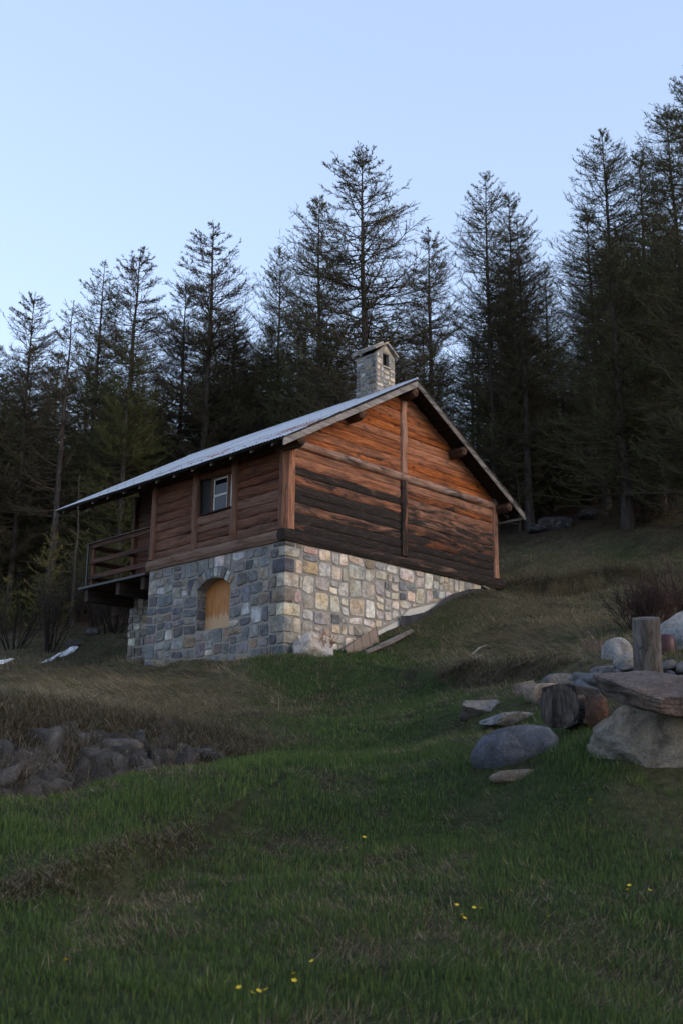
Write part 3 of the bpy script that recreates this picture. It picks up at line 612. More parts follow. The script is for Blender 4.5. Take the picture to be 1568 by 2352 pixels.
# ------------------------------------------------------------------ things leaning on or lying by the house
def sheet_strip(xs, tops, bots, y0, wav, per_, name, mat, **kw):
    v = []; n_ = 160
    for i in range(n_+1):
        x = xs[0]+(xs[-1]-xs[0])*i/n_; zt = np.interp(x, xs, tops); zb = np.interp(x, xs, bots); yy = y0+wav*math.sin(2*math.pi*x/per_)
        for k in range(13):
            q = k/12; v.append((x, yy-.10*(1-q)-.008*((i//2+k) % 2), zb+(zt-zb)*q))
    f = [(i*13+k, (i+1)*13+k, (i+1)*13+k+1, i*13+k+1) for i in range(n_) for k in range(12)]
    return obj(name, v, f, mat, **kw)
sheet_strip([4.2, 4.6, 5.2, 5.55], [-1.72, -1.66, -1.50, -1.34], [-2.5, -2.3, -2.0, -1.8], -.10, .012, .5, 'drainage_membrane', 'membrane', label='black dimpled drainage sheet standing loose against the concrete footing', cat='plastic sheet')
sheet_strip([5.3, 5.7, 6.3, 7.2, 7.9], [-1.55, -1.22, -.85, -.56, -.45], [-2.1, -1.8, -1.4, -1.0, -.8], -.16, .01, .4, 'drainage_membrane', 'membrane', label='long dark membrane strip along the footing up to the sill corner', cat='plastic sheet')
e = [(1.55, -.62), (2.95, -.40)]; v = []; n_ = 60
for i in range(n_+1):
    q = i/n_; x = e[0][0]+(e[1][0]-e[0][0])*q; y = e[0][1]+(e[1][1]-e[0][1])*q; rb = .03 if (q*4.) % 1 < .16 else 0
    zg = tz(x, y); zt = -2.90+.74*q
    v += [(x, y-rb-.06, zg-.15), (x+.05, y-rb+.10, max(zt, zg+.05))]
obj('ribbed_panel', v, [(2*i, 2*i+2, 2*i+3, 2*i+1) for i in range(n_)], 'brown_sheet', label='brown ribbed sheet panel leaning at the foot of the gable wall', cat='panel')
a, b_ = (1.7, -1.15), (3.7, -.95); mb = MB().tube([(a[0], a[1], tz(*a)+.05), ((a[0]+b_[0])/2, (a[1]+b_[1])/2, tz((a[0]+b_[0])/2, (a[1]+b_[1])/2)+.08), (b_[0], b_[1], tz(*b_)+.09)], [.05, .075, .05], 6, True, .15, .6)
obj('weathered_board', mb.v, mb.f, 'greywood_x', label='grey weathered board lying in front of the ribbed panel', cat='board', oc=(.2, .6, .4))

# ------------------------------------------------------------------ rocks, logs and small things
def ico(sub):
    import bmesh
    bm = bmesh.new(); bmesh.ops.create_icosphere(bm, subdivisions=sub, radius=1); v = np.array([q.co[:] for q in bm.verts]); f = [[q.index for q in fc.verts] for fc in bm.faces]; bm.free(); return v, np.array(f)
ICO = {k: ico(k) for k in (2, 3, 4, 5)}
def rock_v(size, seed, sub=4, cuts=9, sharp=.7, rough=.05, rot=0., tilt=(0, 0), fine=.0):
    v, f = ICO[sub]; rs = np.random.default_rng(seed); d = v/np.linalg.norm(v, axis=1)[:, None]; r_ = np.full(len(d), 1.5 if sharp >= .9 else 1.)
    for k in range(cuts):
        nn_ = rs.normal(size=3)
        if k < 6: nn_ = np.eye(3)[k//2]*(1 if k % 2 else -1)+nn_*.3
        nn_[2] *= .9; nn_ /= np.linalg.norm(nn_); h = rs.uniform(.62, .86) if k < 6 else rs.uniform(.75, .98); c = d@nn_
        r_ = np.minimum(r_, np.where(c > .05, h/np.maximum(c, .05), 9.))
    r_ = sharp*np.minimum(r_, 1.35)+(1-sharp)*1.
    r_ = r_+(noise3(d*2.3+seed, seed)-.5)*rough*3+(noise3(d*7+seed, seed+1)-.5)*rough*1.3+(noise3(d*19+seed, seed+2)-.5)*(rough*.5+fine)
    p = d*r_[:, None]*np.array(size)[None]
    R_ = Matrix.Rotation(rot, 3, 'Z') @ Matrix.Rotation(tilt[0], 3, 'X') @ Matrix.Rotation(tilt[1], 3, 'Y'); return p@np.array(R_).T, f
CR = math.atan2(rt[1], rt[0])         # heading of the picture's x axis on the ground
KEEP = []                             # discs kept free of grass
def rock(name, pos, size, seed, col, label=None, cat=None, parent=None, group=None, mat='rock', keep=True, **k):
    k_sm = k.pop('sm', 2)
    p, f = rock_v(size, seed, rot=CR+k.pop('rz', 0.), **k); p = p+np.asarray(pos)[None]
    if keep: KEEP.append((pos[0], pos[1], max(size[0], size[1])*.62))
    return obj(name, p, f, mat, parent, label, cat, group, oc=col, smooth=k_sm)
def ground_at(px, py): q = hit(px, py); return np.array([q[0], q[1], tz(q[0], q[1])])
def on(px, py, t, dz=0.):             # over the ground point straight below the picture point
    q = P(px, py, t); return np.array([q[0], q[1], tz(q[0], q[1])+dz])
GREY, PALE, DARK, TAN = (.12, .13, .145), (.165, .17, .18), (.085, .082, .085), (.22, .19, .155)
def pxm(t): return t/F
rock('corner_rock', np.array([.62, -.52, tz(.62, -.52)+.18]), (.62, .30, .46), 5, (.42, .395, .37), 'pale angular rock slab leaning on the stone corner of the chalet', 'rock', tilt=(-.45, .15), rough=.015, cuts=8, sharp=1., rz=.5, sm=0)
# grey rounded boulder and its neighbours
def R1(name, x0, x1, y0, y1, t, depth, seed, col, label, cat='rock', **k):   # a rock filling this part of the picture at t metres
    k.pop('emb', 0); b_ = hit((x0+x1)/2, y1-3); t = float((b_-CAM)@fw); s = t/F; h = abs(y1-y0)*s; hd_ = fw*np.array([1, 1, 0]); c = b_+hd_*depth*.5; c[2] = b_[2]+h*k.pop('zc', .10); return rock(name, c, (abs(x1-x0)/2*s*1.1, depth, h*k.pop('hh', .95)), seed, col, label, cat, **k)
R1('boulder', 1080, 1296, 1662, 1752, 12.1, .33, 12, (.078, .087, .108), 'smooth grey rounded boulder lying in the grass', 'boulder', cuts=3, sharp=.35, rough=.025, tilt=(.12, -.2), hh=.60, zc=.30)
R1('flat_stone', 1128, 1256, 1750, 1790, 11.4, .20, 21, (.18, .15, .125), 'low tan stone half buried below the grey boulder', rough=.05, tilt=(0, -.12), hh=.5)
R1('flat_stone', 1050, 1170, 1592, 1640, 16.6, .38, 31, PALE, 'pale broken flat stone at the edge of the grass, left of the cut log', cuts=9, sharp=1., rough=.05, hh=.62)
R1('flat_stone', 1108, 1256, 1626, 1662, 14.9, .34, 33, PALE, 'pale flat stone between the boulder and the broken stone', cuts=9, sharp=1., rough=.05, hh=.55)
R1('slab_stone', 1174, 1236, 1563, 1596, 16.4, .22, 36, (.15, .12, .10), 'brown block stone at the left end of the loose stone heap', cuts=14, sharp=1., rough=.03)
R1('slab_stone', 1212, 1285, 1570, 1612, 15.4, .25, 37, (.26, .21, .165), 'rusty tan stone behind the cut log', cuts=10, sharp=.9, rough=.05)
R1('slab_stone', 1238, 1345, 1549, 1578, 15.6, .25, 38, (.10, .10, .105), 'dark smooth slab lying over the loose stones', cuts=4, sharp=.5, rough=.03)
# dry stone heap
hp = P(1440, 1585, 16.0); heap = empty('dry_stone_wall', hp, 'low dry stone wall of grey slabs behind the wooden post', 'stone wall')
sp_ = [(1310, 1372, 1546, 1570, 16.6), (1322, 1395, 1562, 1600, 16.), (1356, 1412, 1530, 1556, 16.6), (1352, 1424, 1550, 1574, 16.1), (1372, 1420, 1570, 1600, 15.6), (1412, 1462, 1524, 1546, 16.6), (1405, 1440, 1543, 1566, 16.2), (1432, 1470, 1541, 1566, 16.), (1420, 1466, 1562, 1600, 15.5), (1458, 1520, 1530, 1560, 16.4), (1516, 1556, 1520, 1545, 16.5), (1548, 1600, 1524, 1552, 16.4), (1518, 1560, 1545, 1568, 16.1), (1556, 1610, 1549, 1575, 16.), (1505, 1545, 1564, 1590, 15.7), (1540, 1600, 1572, 1600, 15.6), (1590, 1660, 1520, 1560, 16.3), (1600, 1680, 1556, 1600, 15.8)]
for i, (x0, x1, y0, y1, t) in enumerate(sp_):
    b_ = hit((x0+x1)/2, 1604); t = float((b_-CAM)@fw)+.28+.35*(1604-y1)/80; c = P((x0+x1)/2, (y0+y1)/2, t); s = t/F; g_ = random.uniform(.8, 1.25)
    rock('stone', c, ((x1-x0)/2*s*1.12, .24, (y1-y0)/2*s*1.2), 60+i, tuple(np.array((.125, .13, .145))*g_), parent=heap, sub=3, cuts=8, sharp=1., rough=.025, sm=0, tilt=(random.uniform(-.1, .1), random.uniform(-.12, .12)))
# wooden post
def fixed_log(name, a, b_, r0_, r1_, mat, oc, label, cat, n=16, k=7, jit=.03):
    a, b_ = np.array(a), np.array(b_); mb = MB().tube([a+(b_-a)*i/(k-1) for i in range(k)], [r0_+(r1_-r0_)*i/(k-1) for i in range(k)], n, True, jit)
    KEEP.append((a[0], a[1], r0_)); return obj(name, mb.v, mb.f, mat, None, label, cat, oc=oc)
pb, pt = P(1494, 1625, 13.6), P(1482, 1420, 13.6)
post = fixed_log('wooden_post', pb, pt, .185, .172, 'greywood_z', (.36, .5, .22), 'thick grey weathered log post standing among the stones', 'post')
hk = P(1475, 1484, 13.4); MB().tube([hk+.04*rt+.03*up, hk-.05*rt-.03*up-fw*.03], .012, 5).build('hook', 'iron', post)
# cut log lying with its sawn end to the left
la = P(1292, 1622, 12.9); lx = (rt*.55+fw*.83)*np.array([1, 1, 0]); lx /= np.linalg.norm(lx); la = la-.1*lx
mb = MB(); k = 7; mb.tube([la+lx*(.8*i/(k-1)) for i in range(k)], [.265*random.uniform(.97, 1.03) for _ in range(k)], 20, True, .07, .35)
lg = obj('cut_log', mb.v, mb.f, 'greywood_x', None, 'thick dark sawn log block lying behind the grey boulder', 'log', oc=(.62, .4, .3)); KEEP.append((la[0]+lx[0]*.4, la[1]+lx[1]*.4, .4))
mb = MB(); nr = 20
for j, rr in enumerate((.25, .20, .15, .10, .05)):
    ring = [(la-lx*(.006+.007*(j % 2)+.002*j)+rr*(math.cos(2*math.pi*i/nr)*np.cross(lx, (0, 0, 1))+math.sin(2*math.pi*i/nr)*np.array((0, 0, 1.)))) for i in range(nr)]
    mb.v += [tuple(q) for q in ring]
mb.f = [(j*nr+i, j*nr+(i+1) % nr, (j+1)*nr+(i+1) % nr, (j+1)*nr+i) for j in range(4) for i in range(nr)]+[tuple(4*nr+i for i in range(nr))]
mb.build('sawn_end', 'greywood_z', lg, oc=(.66, .5, .3))
rock('slab_stone', P(1372, 1640, 12.6), (.14, .2, .24), 77, (.085, .042, .025), 'rust coloured stone wedged between the cut log and the stone block', 'rock', cuts=8, sharp=.8, rough=.05)
# stone block with a slab on top
R1('stone_block', 1384, 1770, 1600, 1750, 11.1, .62, 85, (.21, .195, .17), 'pale mortared stone block with a flat slab on it', 'boulder', cuts=10, sharp=.75, rough=.07, sub=5, fine=.05, emb=.2)
c = P(1575, 1598, 10.8); rock('stone_slab', c, (.95, .60, .17), 90, (.105, .085, .08), 'broad brown stone slab resting on the pale stone block', 'stone slab', cuts=14, sharp=.95, rough=.05, sub=5, tilt=(.30, .07))
# things behind
R1('boulder', 1388, 1462, 1458, 1516, 18.6, .26, 101, (.25, .25, .255), 'white boulder beside the old boards, left of the post', 'boulder', cuts=3, sharp=.5, hh=.8)
R1('boulder', 1410, 1470, 1500, 1532, 18.0, .22, 102, (.20, .20, .20), 'grey boulder under the white one, left of the post', 'boulder', cuts=8, sharp=.8)
R1('boulder', 1528, 1680, 1378, 1492, 19., .5, 103, (.27, .28, .29), 'big pale grey boulder at the right edge of the picture', 'boulder', cuts=8, sharp=.7)
c = on(1529, 1475, 17.6); mb = MB().tube([c+np.array([0, 0, z]) for z in (-.1, .0, .1, .22, .30, .33)], [.13, .15, .165, .16, .13, .08], 16); obj('red_pot', mb.v, mb.f, 'red_paint', None, 'dark red round pot between the post and the big boulder', 'pot', smooth=True); KEEP.append((c[0], c[1], .2))
c0 = on(1338, 1488, 18.8); bdm = empty('board_box', c0, 'low box of old brown boards left of the white boulder', 'planter')
for i in range(5):
    a = c0+rt*(.095*i); mb = MB(); o_ = random.uniform(-.02, .02); th = fw*.03
    q = [a, a+rt*.088, a+rt*.088+th, a+th]; mb.add([tuple(x_-np.array([0, 0, .15])) for x_ in q]+[tuple(x_+np.array([0, 0, .2+o_])) for x_ in q], BOXF); mb.build('board', 'darkwood_z', bdm, oc=(.2, .5, 1.))
for i, (x, y, t, s, lb) in enumerate([(1275, 1186, 45., .9, 'long grey boulder at the forest edge'), (1362, 1176, 46., .75, 'rounded boulder beside the big larch trunk at the forest edge'), (1232, 1195, 45., .5, 'small boulder left of the long boulder at the forest edge'), (1408, 1290, 37., .0, '')]):
    if s: rock('boulder', on(x, y, t, .1), (s, .5, s*.42), 120+i, (.035, .035, .038), lb, 'boulder', rough=.06, keep=False)
for i, (x, y, s, lb) in enumerate([(168, 1487, .32, 'small dark rock above the larger snow patch'), (215, 1457, .35, 'dark rock at the forest edge left of the chalet')]):
    rock('rock', ground_at(x, y)+np.array([0, 0, .05]), (s, s*.7, s*.55), 140+i, (.07, .07, .075), lb, 'rock', sub=3, keep=False)
# retaining wall in the hollow on the left
rw = empty('retaining_wall', P(200, 1800, 15.2), 'tumbled dry stone retaining wall under the dry grass bank', 'stone wall')
for k in range(180):
    q = random.random(); x = -170+650*q; yt = 1708-30*q+20*math.sin(x*.03); yb = 1880-140*q
    y = random.uniform(yt, yb); s = random.choice([.12, .15, .18, .22, .26, .32])*(1.15-.35*q); c = hit(x, y)-fw*.05
    g_ = random.uniform(.5, 1.5)
    rock('stone', c, (s*random.uniform(.9, 1.5), s*.9, s*random.uniform(.6, 1.)), 200+k, tuple(np.array((.050, .051, .055))*g_), parent=rw, sub=3 if s > .2 else 2, cuts=8, sharp=1., rough=.03, keep=False, sm=0, tilt=(random.uniform(-.3, .3), random.uniform(-.4, .4)))
# snow
def snow(pts, lb):
    ps = [ground_at(*p) for p in pts]; top = []; v = []
    for i, (p, wd) in enumerate(zip(ps, [p_[2] if len(p_) > 2 else .3 for p_ in pts])): pass
    return ps
def snow_patch(line, lb):
    cs = [ground_at(x, y) for x, y, _ in line]; v = []; m_ = len(line); hd_ = (fw*np.array([1, 1, 0])); hd_ /= np.linalg.norm(hd_); n_ = 9
    for i, (c, (_, _, wd)) in enumerate(zip(cs, line)):
        for j in range(n_):
            q = -1+2*j/(n_-1); p = c+hd_*q*wd*1.8*(1+.10*math.sin(i*1.7)); p[2] = tz(p[0], p[1])+.03+.07*math.sqrt(max(0, 1-q*q))*min(1, wd+.3)-.03+.02; v.append(p)
    obj('snow_patch', v, [(i*n_+j, (i+1)*n_+j, (i+1)*n_+j+1, i*n_+j+1) for i in range(m_-1) for j in range(n_-1)], 'snow', None, lb, 'snow', 'snow patches', smooth=True)
def dense(line, k=4):
    o = []
    for a, b_ in zip(line[:-1], line[1:]):
        for i in range(k): q = i/k; o.append(tuple(a[j]+(b_[j]-a[j])*q for j in range(3)))
    return o+[line[-1]]
snow_patch(dense([(98, 1526, .12), (112, 1520, .40), (128, 1512, .62), (146, 1504, .75), (164, 1497, .55), (178, 1493, .10)]), 'long white snow patch on the slope left of the chalet')
snow_patch(dense([(-90, 1540, .5), (-30, 1533, .7), (0, 1526, .6), (18, 1522, .4), (32, 1518, .08)]), 'smaller snow patch cut by the left edge of the picture')

# ------------------------------------------------------------------ larches
def spikes(p0, p1, r_, rs):
    d = p1-p0; l = np.linalg.norm(d, axis=1)[:, None]+1e-9; d = d/l
    a = np.cross(d, rs.normal(size=d.shape)); a /= np.linalg.norm(a, axis=1)[:, None]+1e-9; b_ = np.cross(d, a); n = len(p0); r_ = np.broadcast_to(np.asarray(r_, float), (n,))[:, None]
    v = np.stack([p0+a*r_, p0-a*r_*.5+b_*r_*.87, p0-a*r_*.5-b_*r_*.87, p1], 1).reshape(-1, 3)
    k = np.arange(n)[:, None]*4; f = np.concatenate([k+[0, 1, 3], k+[1, 2, 3], k+[2, 0, 3]], 1).reshape(-1, 3); return v, f
def tubes3(path, rad):              # path (n, k, 3), rad (n, k) -> three-sided tubes
    n, k, _ = path.shape; d = path[:, -1]-path[:, 0]; d = d/(np.linalg.norm(d, axis=1)[:, None]+1e-9); z = np.tile([0, 0, 1.], (n, 1)); z[np.abs(d[:, 2]) > .9] = [1, 0, 0]
    a = np.cross(d, z); a /= np.linalg.norm(a, axis=1)[:, None]; b_ = np.cross(d, a)
    v = np.stack([path+(a*math.cos(t)+b_*math.sin(t))[:, None]*rad[..., None] for t in (0, 2.094, 4.189)], 2).reshape(-1, 3)
    base = (np.arange(n)[:, None]*k+np.arange(k-1)[None]).ravel()*3; f = []
    for j in range(3): j2 = (j+1) % 3; f += [np.stack([base+j, base+j2, base+3+j2], 1), np.stack([base+j, base+3+j2, base+3+j], 1)]
    return v, np.concatenate(f)
def join(parts):
    V, Fc, K, o = [], [], [], 0
    for v, f, c in parts: V.append(v); Fc.append(f+o); K.append(np.broadcast_to(c, (len(v), 3)) if np.ndim(c) == 1 else c); o += len(v)
    return np.concatenate(V), np.concatenate(Fc), np.concatenate(K)
TW = np.array([.056, .044, .031]); GN = np.array([.054, .062, .019]); LI = np.array([.050, .047, .042])
def larch_mesh(seed, H, RR, base=.25, nbr=230, ntw=12, nsub=4, greenf=.1, bare=.5, lean=.0, narrow=3.):
    rs = np.random.default_rng(seed); parts = []
    # trunk
    k = 14; hs = np.linspace(0, 1, k); ax = np.cumsum(rs.normal(0, .022, k)); ay = np.cumsum(rs.normal(0, .022, k)); r_ = H*.0118*(1-hs)**1.05+.012; r_[0] *= 1.5; r_[1] *= 1.06; ns = 9; tv = []
    for i in range(k):
        th = np.arange(ns)/ns*2*np.pi; tv.append(np.stack([ax[i]*(i > 0)+np.cos(th)*r_[i]*rs.uniform(.92, 1.08, ns), ay[i]*(i > 0)+np.sin(th)*r_[i], np.full(ns, hs[i]*H-(.5 if i == 0 else 0))], 1))
    tv = np.concatenate(tv); tf = np.array([(i*ns+j, i*ns+(j+1) % ns, (i+1)*ns+(j+1) % ns, (i+1)*ns+j) for i in range(k-1) for j in range(ns)])
    # branches
    u_ = rs.uniform(0, 1, nbr); h = 1-.006-(u_**.94)*(1-base); h = np.sort(h); q = (1-h)/(1-base)     # q 1 at crown base, 0 at top
    ln = RR*(.04+1.04*(1-np.exp(-narrow*q)))*rs.uniform(.55, 1.12, nbr); az = rs.uniform(0, 2*np.pi, nbr)
    e0 = .45*(1-q)**2-.20*q+rs.normal(0, .12, nbr); cu = (.20+.30*rs.uniform(0, 1, nbr))*(.45+.55*np.minimum(q*2.5, 1))
    kk = 6; s = np.linspace(0, 1, kk); out = np.stack([np.cos(az), np.sin(az), 0*az], 1); side = np.stack([-np.sin(az), np.cos(az), 0*az], 1)
    cx_ = np.interp(h, hs, ax); cy_ = np.interp(h, hs, ay); org = np.stack([cx_, cy_, h*H], 1); wig = np.cumsum(rs.normal(0, .025, (nbr, kk)), 1); wig[:, 0] = 0
    path = org[:, None]+out[:, None]*(ln[:, None]*s)[..., None]+side[:, None]*(ln[:, None]*wig)[..., None]
    path[..., 2] += ln[:, None]*(e0[:, None]*s+cu[:, None]*s**2.2)+ln[:, None]*np.cumsum(rs.normal(0, .012, (nbr, kk)), 1)*(s > 0)
    rad = (.006+.0105*ln[:, None])*(1-s*.8); v, f = tubes3(path, rad); bc = TW*rs.uniform(.7, 1.4, (nbr, 1)); parts.append((v, f, np.repeat(bc, kk*3, 0)))
    # dead low branches
    nd_ = int(nbr*.12*bare)+4; hd_ = rs.uniform(.06, base+.08, nd_); az2 = rs.uniform(0, 2*np.pi, nd_); l2 = RR*rs.uniform(.2, .6, nd_); o2 = np.stack([np.interp(hd_, hs, ax), np.interp(hd_, hs, ay), hd_*H], 1); p2 = o2[:, None]+np.stack([np.cos(az2), np.sin(az2), -.25+0*az2], 1)[:, None]*(l2[:, None]*s)[..., None]+np.cumsum(rs.normal(0, .05, (nd_, kk, 3)), 1); p2[:, 0] = o2
    v, f = tubes3(p2, np.tile(.018*(1-s*.8), (nd_, 1))); parts.append((v, f, LI))
    path = np.concatenate([path, p2]); ln = np.concatenate([ln, l2*.8])
    # twigs
    nb = len(path); m = nb*ntw; bi = np.repeat(np.arange(nb), ntw); bi = bi[rs.uniform(size=m) < np.clip(ln[bi]/.8, .10, 1)]; m = len(bi); ss = rs.uniform(.12, 1., m)**.8; ix = np.minimum((ss*(kk-1)).astype(int), kk-2); fr = (ss*(kk-1)-ix)[:, None]; a = path[bi, ix]; b_ = path[bi, ix+1]; p0 = a+(b_-a)*fr
    dr = b_-a; dr /= np.linalg.norm(dr, axis=1)[:, None]+1e-9; sd_ = np.cross(dr, [0, 0, 1.]); sd_ /= np.linalg.norm(sd_, axis=1)[:, None]+1e-9; sg = rs.choice([-1., 1.], m)[:, None]
    dv = dr*rs.uniform(.3, 1.1, m)[:, None]+sd_*sg*rs.uniform(.2, .85, m)[:, None]; dv[:, 2] += rs.normal(.12, .38, m); dv /= np.linalg.norm(dv, axis=1)[:, None]
    tl = (.16+.34*ln[bi]*(1-.62*ss))*rs.uniform(.4, 1.15, m); tl = np.minimum(tl, 1.0); tl = tl*np.clip(.26+3.2*(1-p0[:, 2]/H), .26, 1); p1 = p0+dv*tl[:, None]
    col = np.where(rs.uniform(size=(m, 1)) < greenf, GN*rs.uniform(.7, 1.5, (m, 1)), TW*rs.uniform(.6, 1.5, (m, 1)))
    v, f = spikes(p0, p1, .007+.006*tl, rs); parts.append((v, f, np.repeat(col, 4, 0)))
    m2 = m*nsub; ti_ = np.repeat(np.arange(m), nsub); s2 = rs.uniform(.15, 1., m2)[:, None]; q0 = p0[ti_]+(p1-p0)[ti_]*s2; dd = dv[ti_]+rs.normal(0, .55, (m2, 3)); dd[:, 2] += .32; dd /= np.linalg.norm(dd, axis=1)[:, None]
    l3 = rs.uniform(.08, .26, m2)*np.clip(tl[ti_]*1.8, .5, 1.2); col2 = np.where(rs.uniform(size=(m2, 1)) < greenf*1.5, GN*rs.uniform(.7, 1.6, (m2, 1)), col[ti_])
    v, f = spikes(q0, q0+dd*l3[:, None], .0072, rs); parts.append((v, f, np.repeat(col2, 4, 0)))
    jv, jf, jc = join(parts); kz = H/jv[:, 2].max(); jv[:, 2] *= kz; tv[:, 2] *= kz; return (tv, tf), (jv, jf, jc)
def larch_proto(i, **k):
    (tv, tf), (cv_, cf, cc) = larch_mesh(500+i, 17., **k)
    return meshdata('trunk', tv, tf, 'bark', True), meshdata('crown', cv_, cf, 'twig', False, cc)
PROTO = [larch_proto(0, RR=2.7, base=.16, nbr=330, ntw=22, nsub=8, greenf=.10, narrow=4.2),      # 0 bare, wide
         larch_proto(1, RR=2.1, base=.18, nbr=290, ntw=21, nsub=8, greenf=.07, narrow=4.2),      # 1 bare, slim
         larch_proto(2, RR=2.45, base=.10, nbr=390, ntw=18, nsub=7, greenf=.30, narrow=4.2),     # 2 dense
         larch_proto(3, RR=2.3, base=.08, nbr=390, ntw=18, nsub=7, greenf=.65, narrow=4.2),      # 3 dense and greening
         larch_proto(4, RR=2.8, base=.08, nbr=430, ntw=18, nsub=7, greenf=.22, narrow=4.2),      # 4 dense, wide
         larch_proto(5, RR=1.9, base=.30, nbr=140, ntw=13, nsub=7, greenf=.02, bare=1.4, narrow=3.5)]  # 5 thin, half dead
def place_larch(xy, H, pi, wide, rz, label, group, name='larch_tree'):
    z = tz(*xy); o = empty(name, (xy[0], xy[1], z-.1), label, 'tree', group); o.rotation_euler = (0, 0, rz); o.scale = (H/17*wide, H/17*wide, H/17)
    for nm, me in zip(('trunk', 'crown'), PROTO[pi]):
        c = bpy.data.objects.new(nm, me); C.objects.link(c); c.parent = o
    return o
TREES = [  # top x, top y, metres ahead, kind, width factor, label
 (82, 672, 55, 0, .95, 'bare larch furthest left, with a broad rounded top'), (166, 690, 52, 5, 1.1, 'thin half dead larch with a pale trunk, second from the left'), (246, 598, 57, 3, .95, 'greenish dense larch, third from the left'),
 (318, 565, 55, 1, 1.1, 'tall bare larch with thin crown left of the chalet roof'), (424, 640, 58, 2, 1., 'dense larch behind the eaves, left of the tall bare one'), (491, 515, 56, 1, 1.2, 'tall bare pointed larch above the middle of the roof'),
 (645, 563, 57, 4, .8, 'bushy larch left of the dark dense one behind the ridge'), (737, 440, 54, 2, .95, 'dark dense larch just left of the one above the chimney'), (832, 347, 50, 0, 1.2, 'larch with wide open branches rising right above the chimney'),
 (985, 517, 60, 1, 1.05, 'pale thin bare larch right of the chimney'), (1112, 393, 52, 4, .82, 'dark dense larch above the right roof slope'), (1162, 440, 54, 2, .9, 'larch close on the right of the dark dense one'), (1190, 500, 50, 1, 1., 'slim larch with bare trunk beside the right roof slope'),
 (1246, 600, 66, 3, 1., 'small greenish larch in the gap behind the chalet'), (1384, 297, 47, 4, 1., 'big dense larch with exposed trunk foot at the forest edge'), (1352, 470, 52, 2, 1., 'larch just left of the big one at the forest edge'), (1462, 345, 50, 2, .95, 'dense larch between the two tall ones on the right'),
 (1523, 235, 46, 2, 1., 'tall pointed larch near the right edge'), (1580, 150, 43, 4, .95, 'tallest dark larch cut by the right edge')]
for i, (x, y, t, pi, wd, lb) in enumerate(TREES):
    tp = P(x, y, t); place_larch(tp[:2], tp[2]-tz(tp[0], tp[1])+.1, pi, wd, i*2.4, lb, 'larches on the forest edge')
sky_x = [-500, 0, 80, 250, 420, 490, 600, 740, 830, 985, 1110, 1240, 1385, 1525, 1700, 2200]; sky_y = [760, 760, 760, 700, 700, 640, 660, 560, 520, 640, 500, 640, 420, 360, 250, 150]
placed = [P(x, y, t)[:2] for x, y, t, *_ in TREES]; cnt = 0; tries = 0
while cnt < 120 and tries < 4000:
    tries += 1; x = random.uniform(-420, 1990); t = random.uniform(50, 88); y = np.interp(x, sky_x, sky_y)+random.uniform(40, 380)
    tp = P(x, y, t); 
    if min(np.hypot(*(tp[:2]-q)) for q in placed) < 1.9: continue
    H = tp[2]-tz(tp[0], tp[1])
    if H < 5 or H > 21: continue
    placed.append(tp[:2]); cnt += 1
    place_larch(tp[:2], H, random.choice([2, 2, 3, 3, 4, 4, 4, 1]), random.uniform(.95, 1.3), random.uniform(0, 6), 'larch standing deep in the dark wood behind the front row', 'larches deep in the wood')
cnt = tries = 0
while cnt < 34 and tries < 3000:
    tries += 1; x = random.uniform(-160, 660); t = random.uniform(54, 84); y = np.interp(x, sky_x, sky_y)+random.uniform(20, 240); tp = P(x, y, t); H = tp[2]-tz(tp[0], tp[1])
    if min(np.hypot(*(tp[:2]-q)) for q in placed) < 1.5 or H < 5 or H > 21: continue
    placed.append(tp[:2]); cnt += 1; place_larch(tp[:2], H, random.choice([2, 3, 3, 4]), random.uniform(.95, 1.25), random.uniform(0, 6), 'larch in the back rows left of the roof', 'larches in the back rows on the left')
cnt = tries = 0
while cnt < 46 and tries < 3000:
    tries += 1; x = random.choice([random.uniform(-350, 620), random.uniform(-100, 350), random.uniform(1120, 1350)]); t = random.uniform(52, 80); y = random.uniform(980, 1220)-.10*max(0, x)
    tp = P(x, y, t); H = tp[2]-tz(tp[0], tp[1])
    if min(np.hypot(*(tp[:2]-q)) for q in placed) < 1.4 or H < 2.5 or H > 12: continue
    placed.append(tp[:2]); cnt += 1
    place_larch(tp[:2], H, random.choice([2, 3, 3, 4]), random.uniform(1.3, 1.9), random.uniform(0, 6), 'low bushy larch filling the shade under the taller trunks', 'undergrowth larches')
for i, (x, yt, t, lb) in enumerate([(1720, 300, 40, 'dark larch outside the right edge'), (1660, 520, 41, 'lower dark larch by the right edge'), (-80, 690, 52, 'larch outside the left edge')]):
    tp = P(x, yt, t); place_larch(tp[:2], tp[2]-tz(*tp[:2]), [4, 2, 2][i], 1., i*1.3, lb, 'larches on the forest edge')
# young larch
def young(px, py, t, H, RR, gf, label, name='young_larch', seed=900):
    (tv, tf), (cv_, cf, cc) = larch_mesh(seed, H, RR, base=.08, nbr=int(26*H), ntw=11, nsub=2, greenf=gf, bare=0, narrow=2.)
    cc = cc*np.array([2.2, 2.0, 1.4]); b_ = P(px, py, t); z = tz(b_[0], b_[1]); o = empty(name, (0, 0, 0), label, 'tree', 'young larches')
    obj('trunk', tv, tf, 'bark', o, smooth=True); obj('crown', cv_, cf, 'twig', o, col=cc); o.location = (b_[0], b_[1], z)
young(112, 1400, 42., 4.4, 1.25, .35, 'young larch with yellow green twigs left of the balcony')
young(15, 1400, 46., 2.6, .9, .5, 'low young larch at the left edge', seed=903)
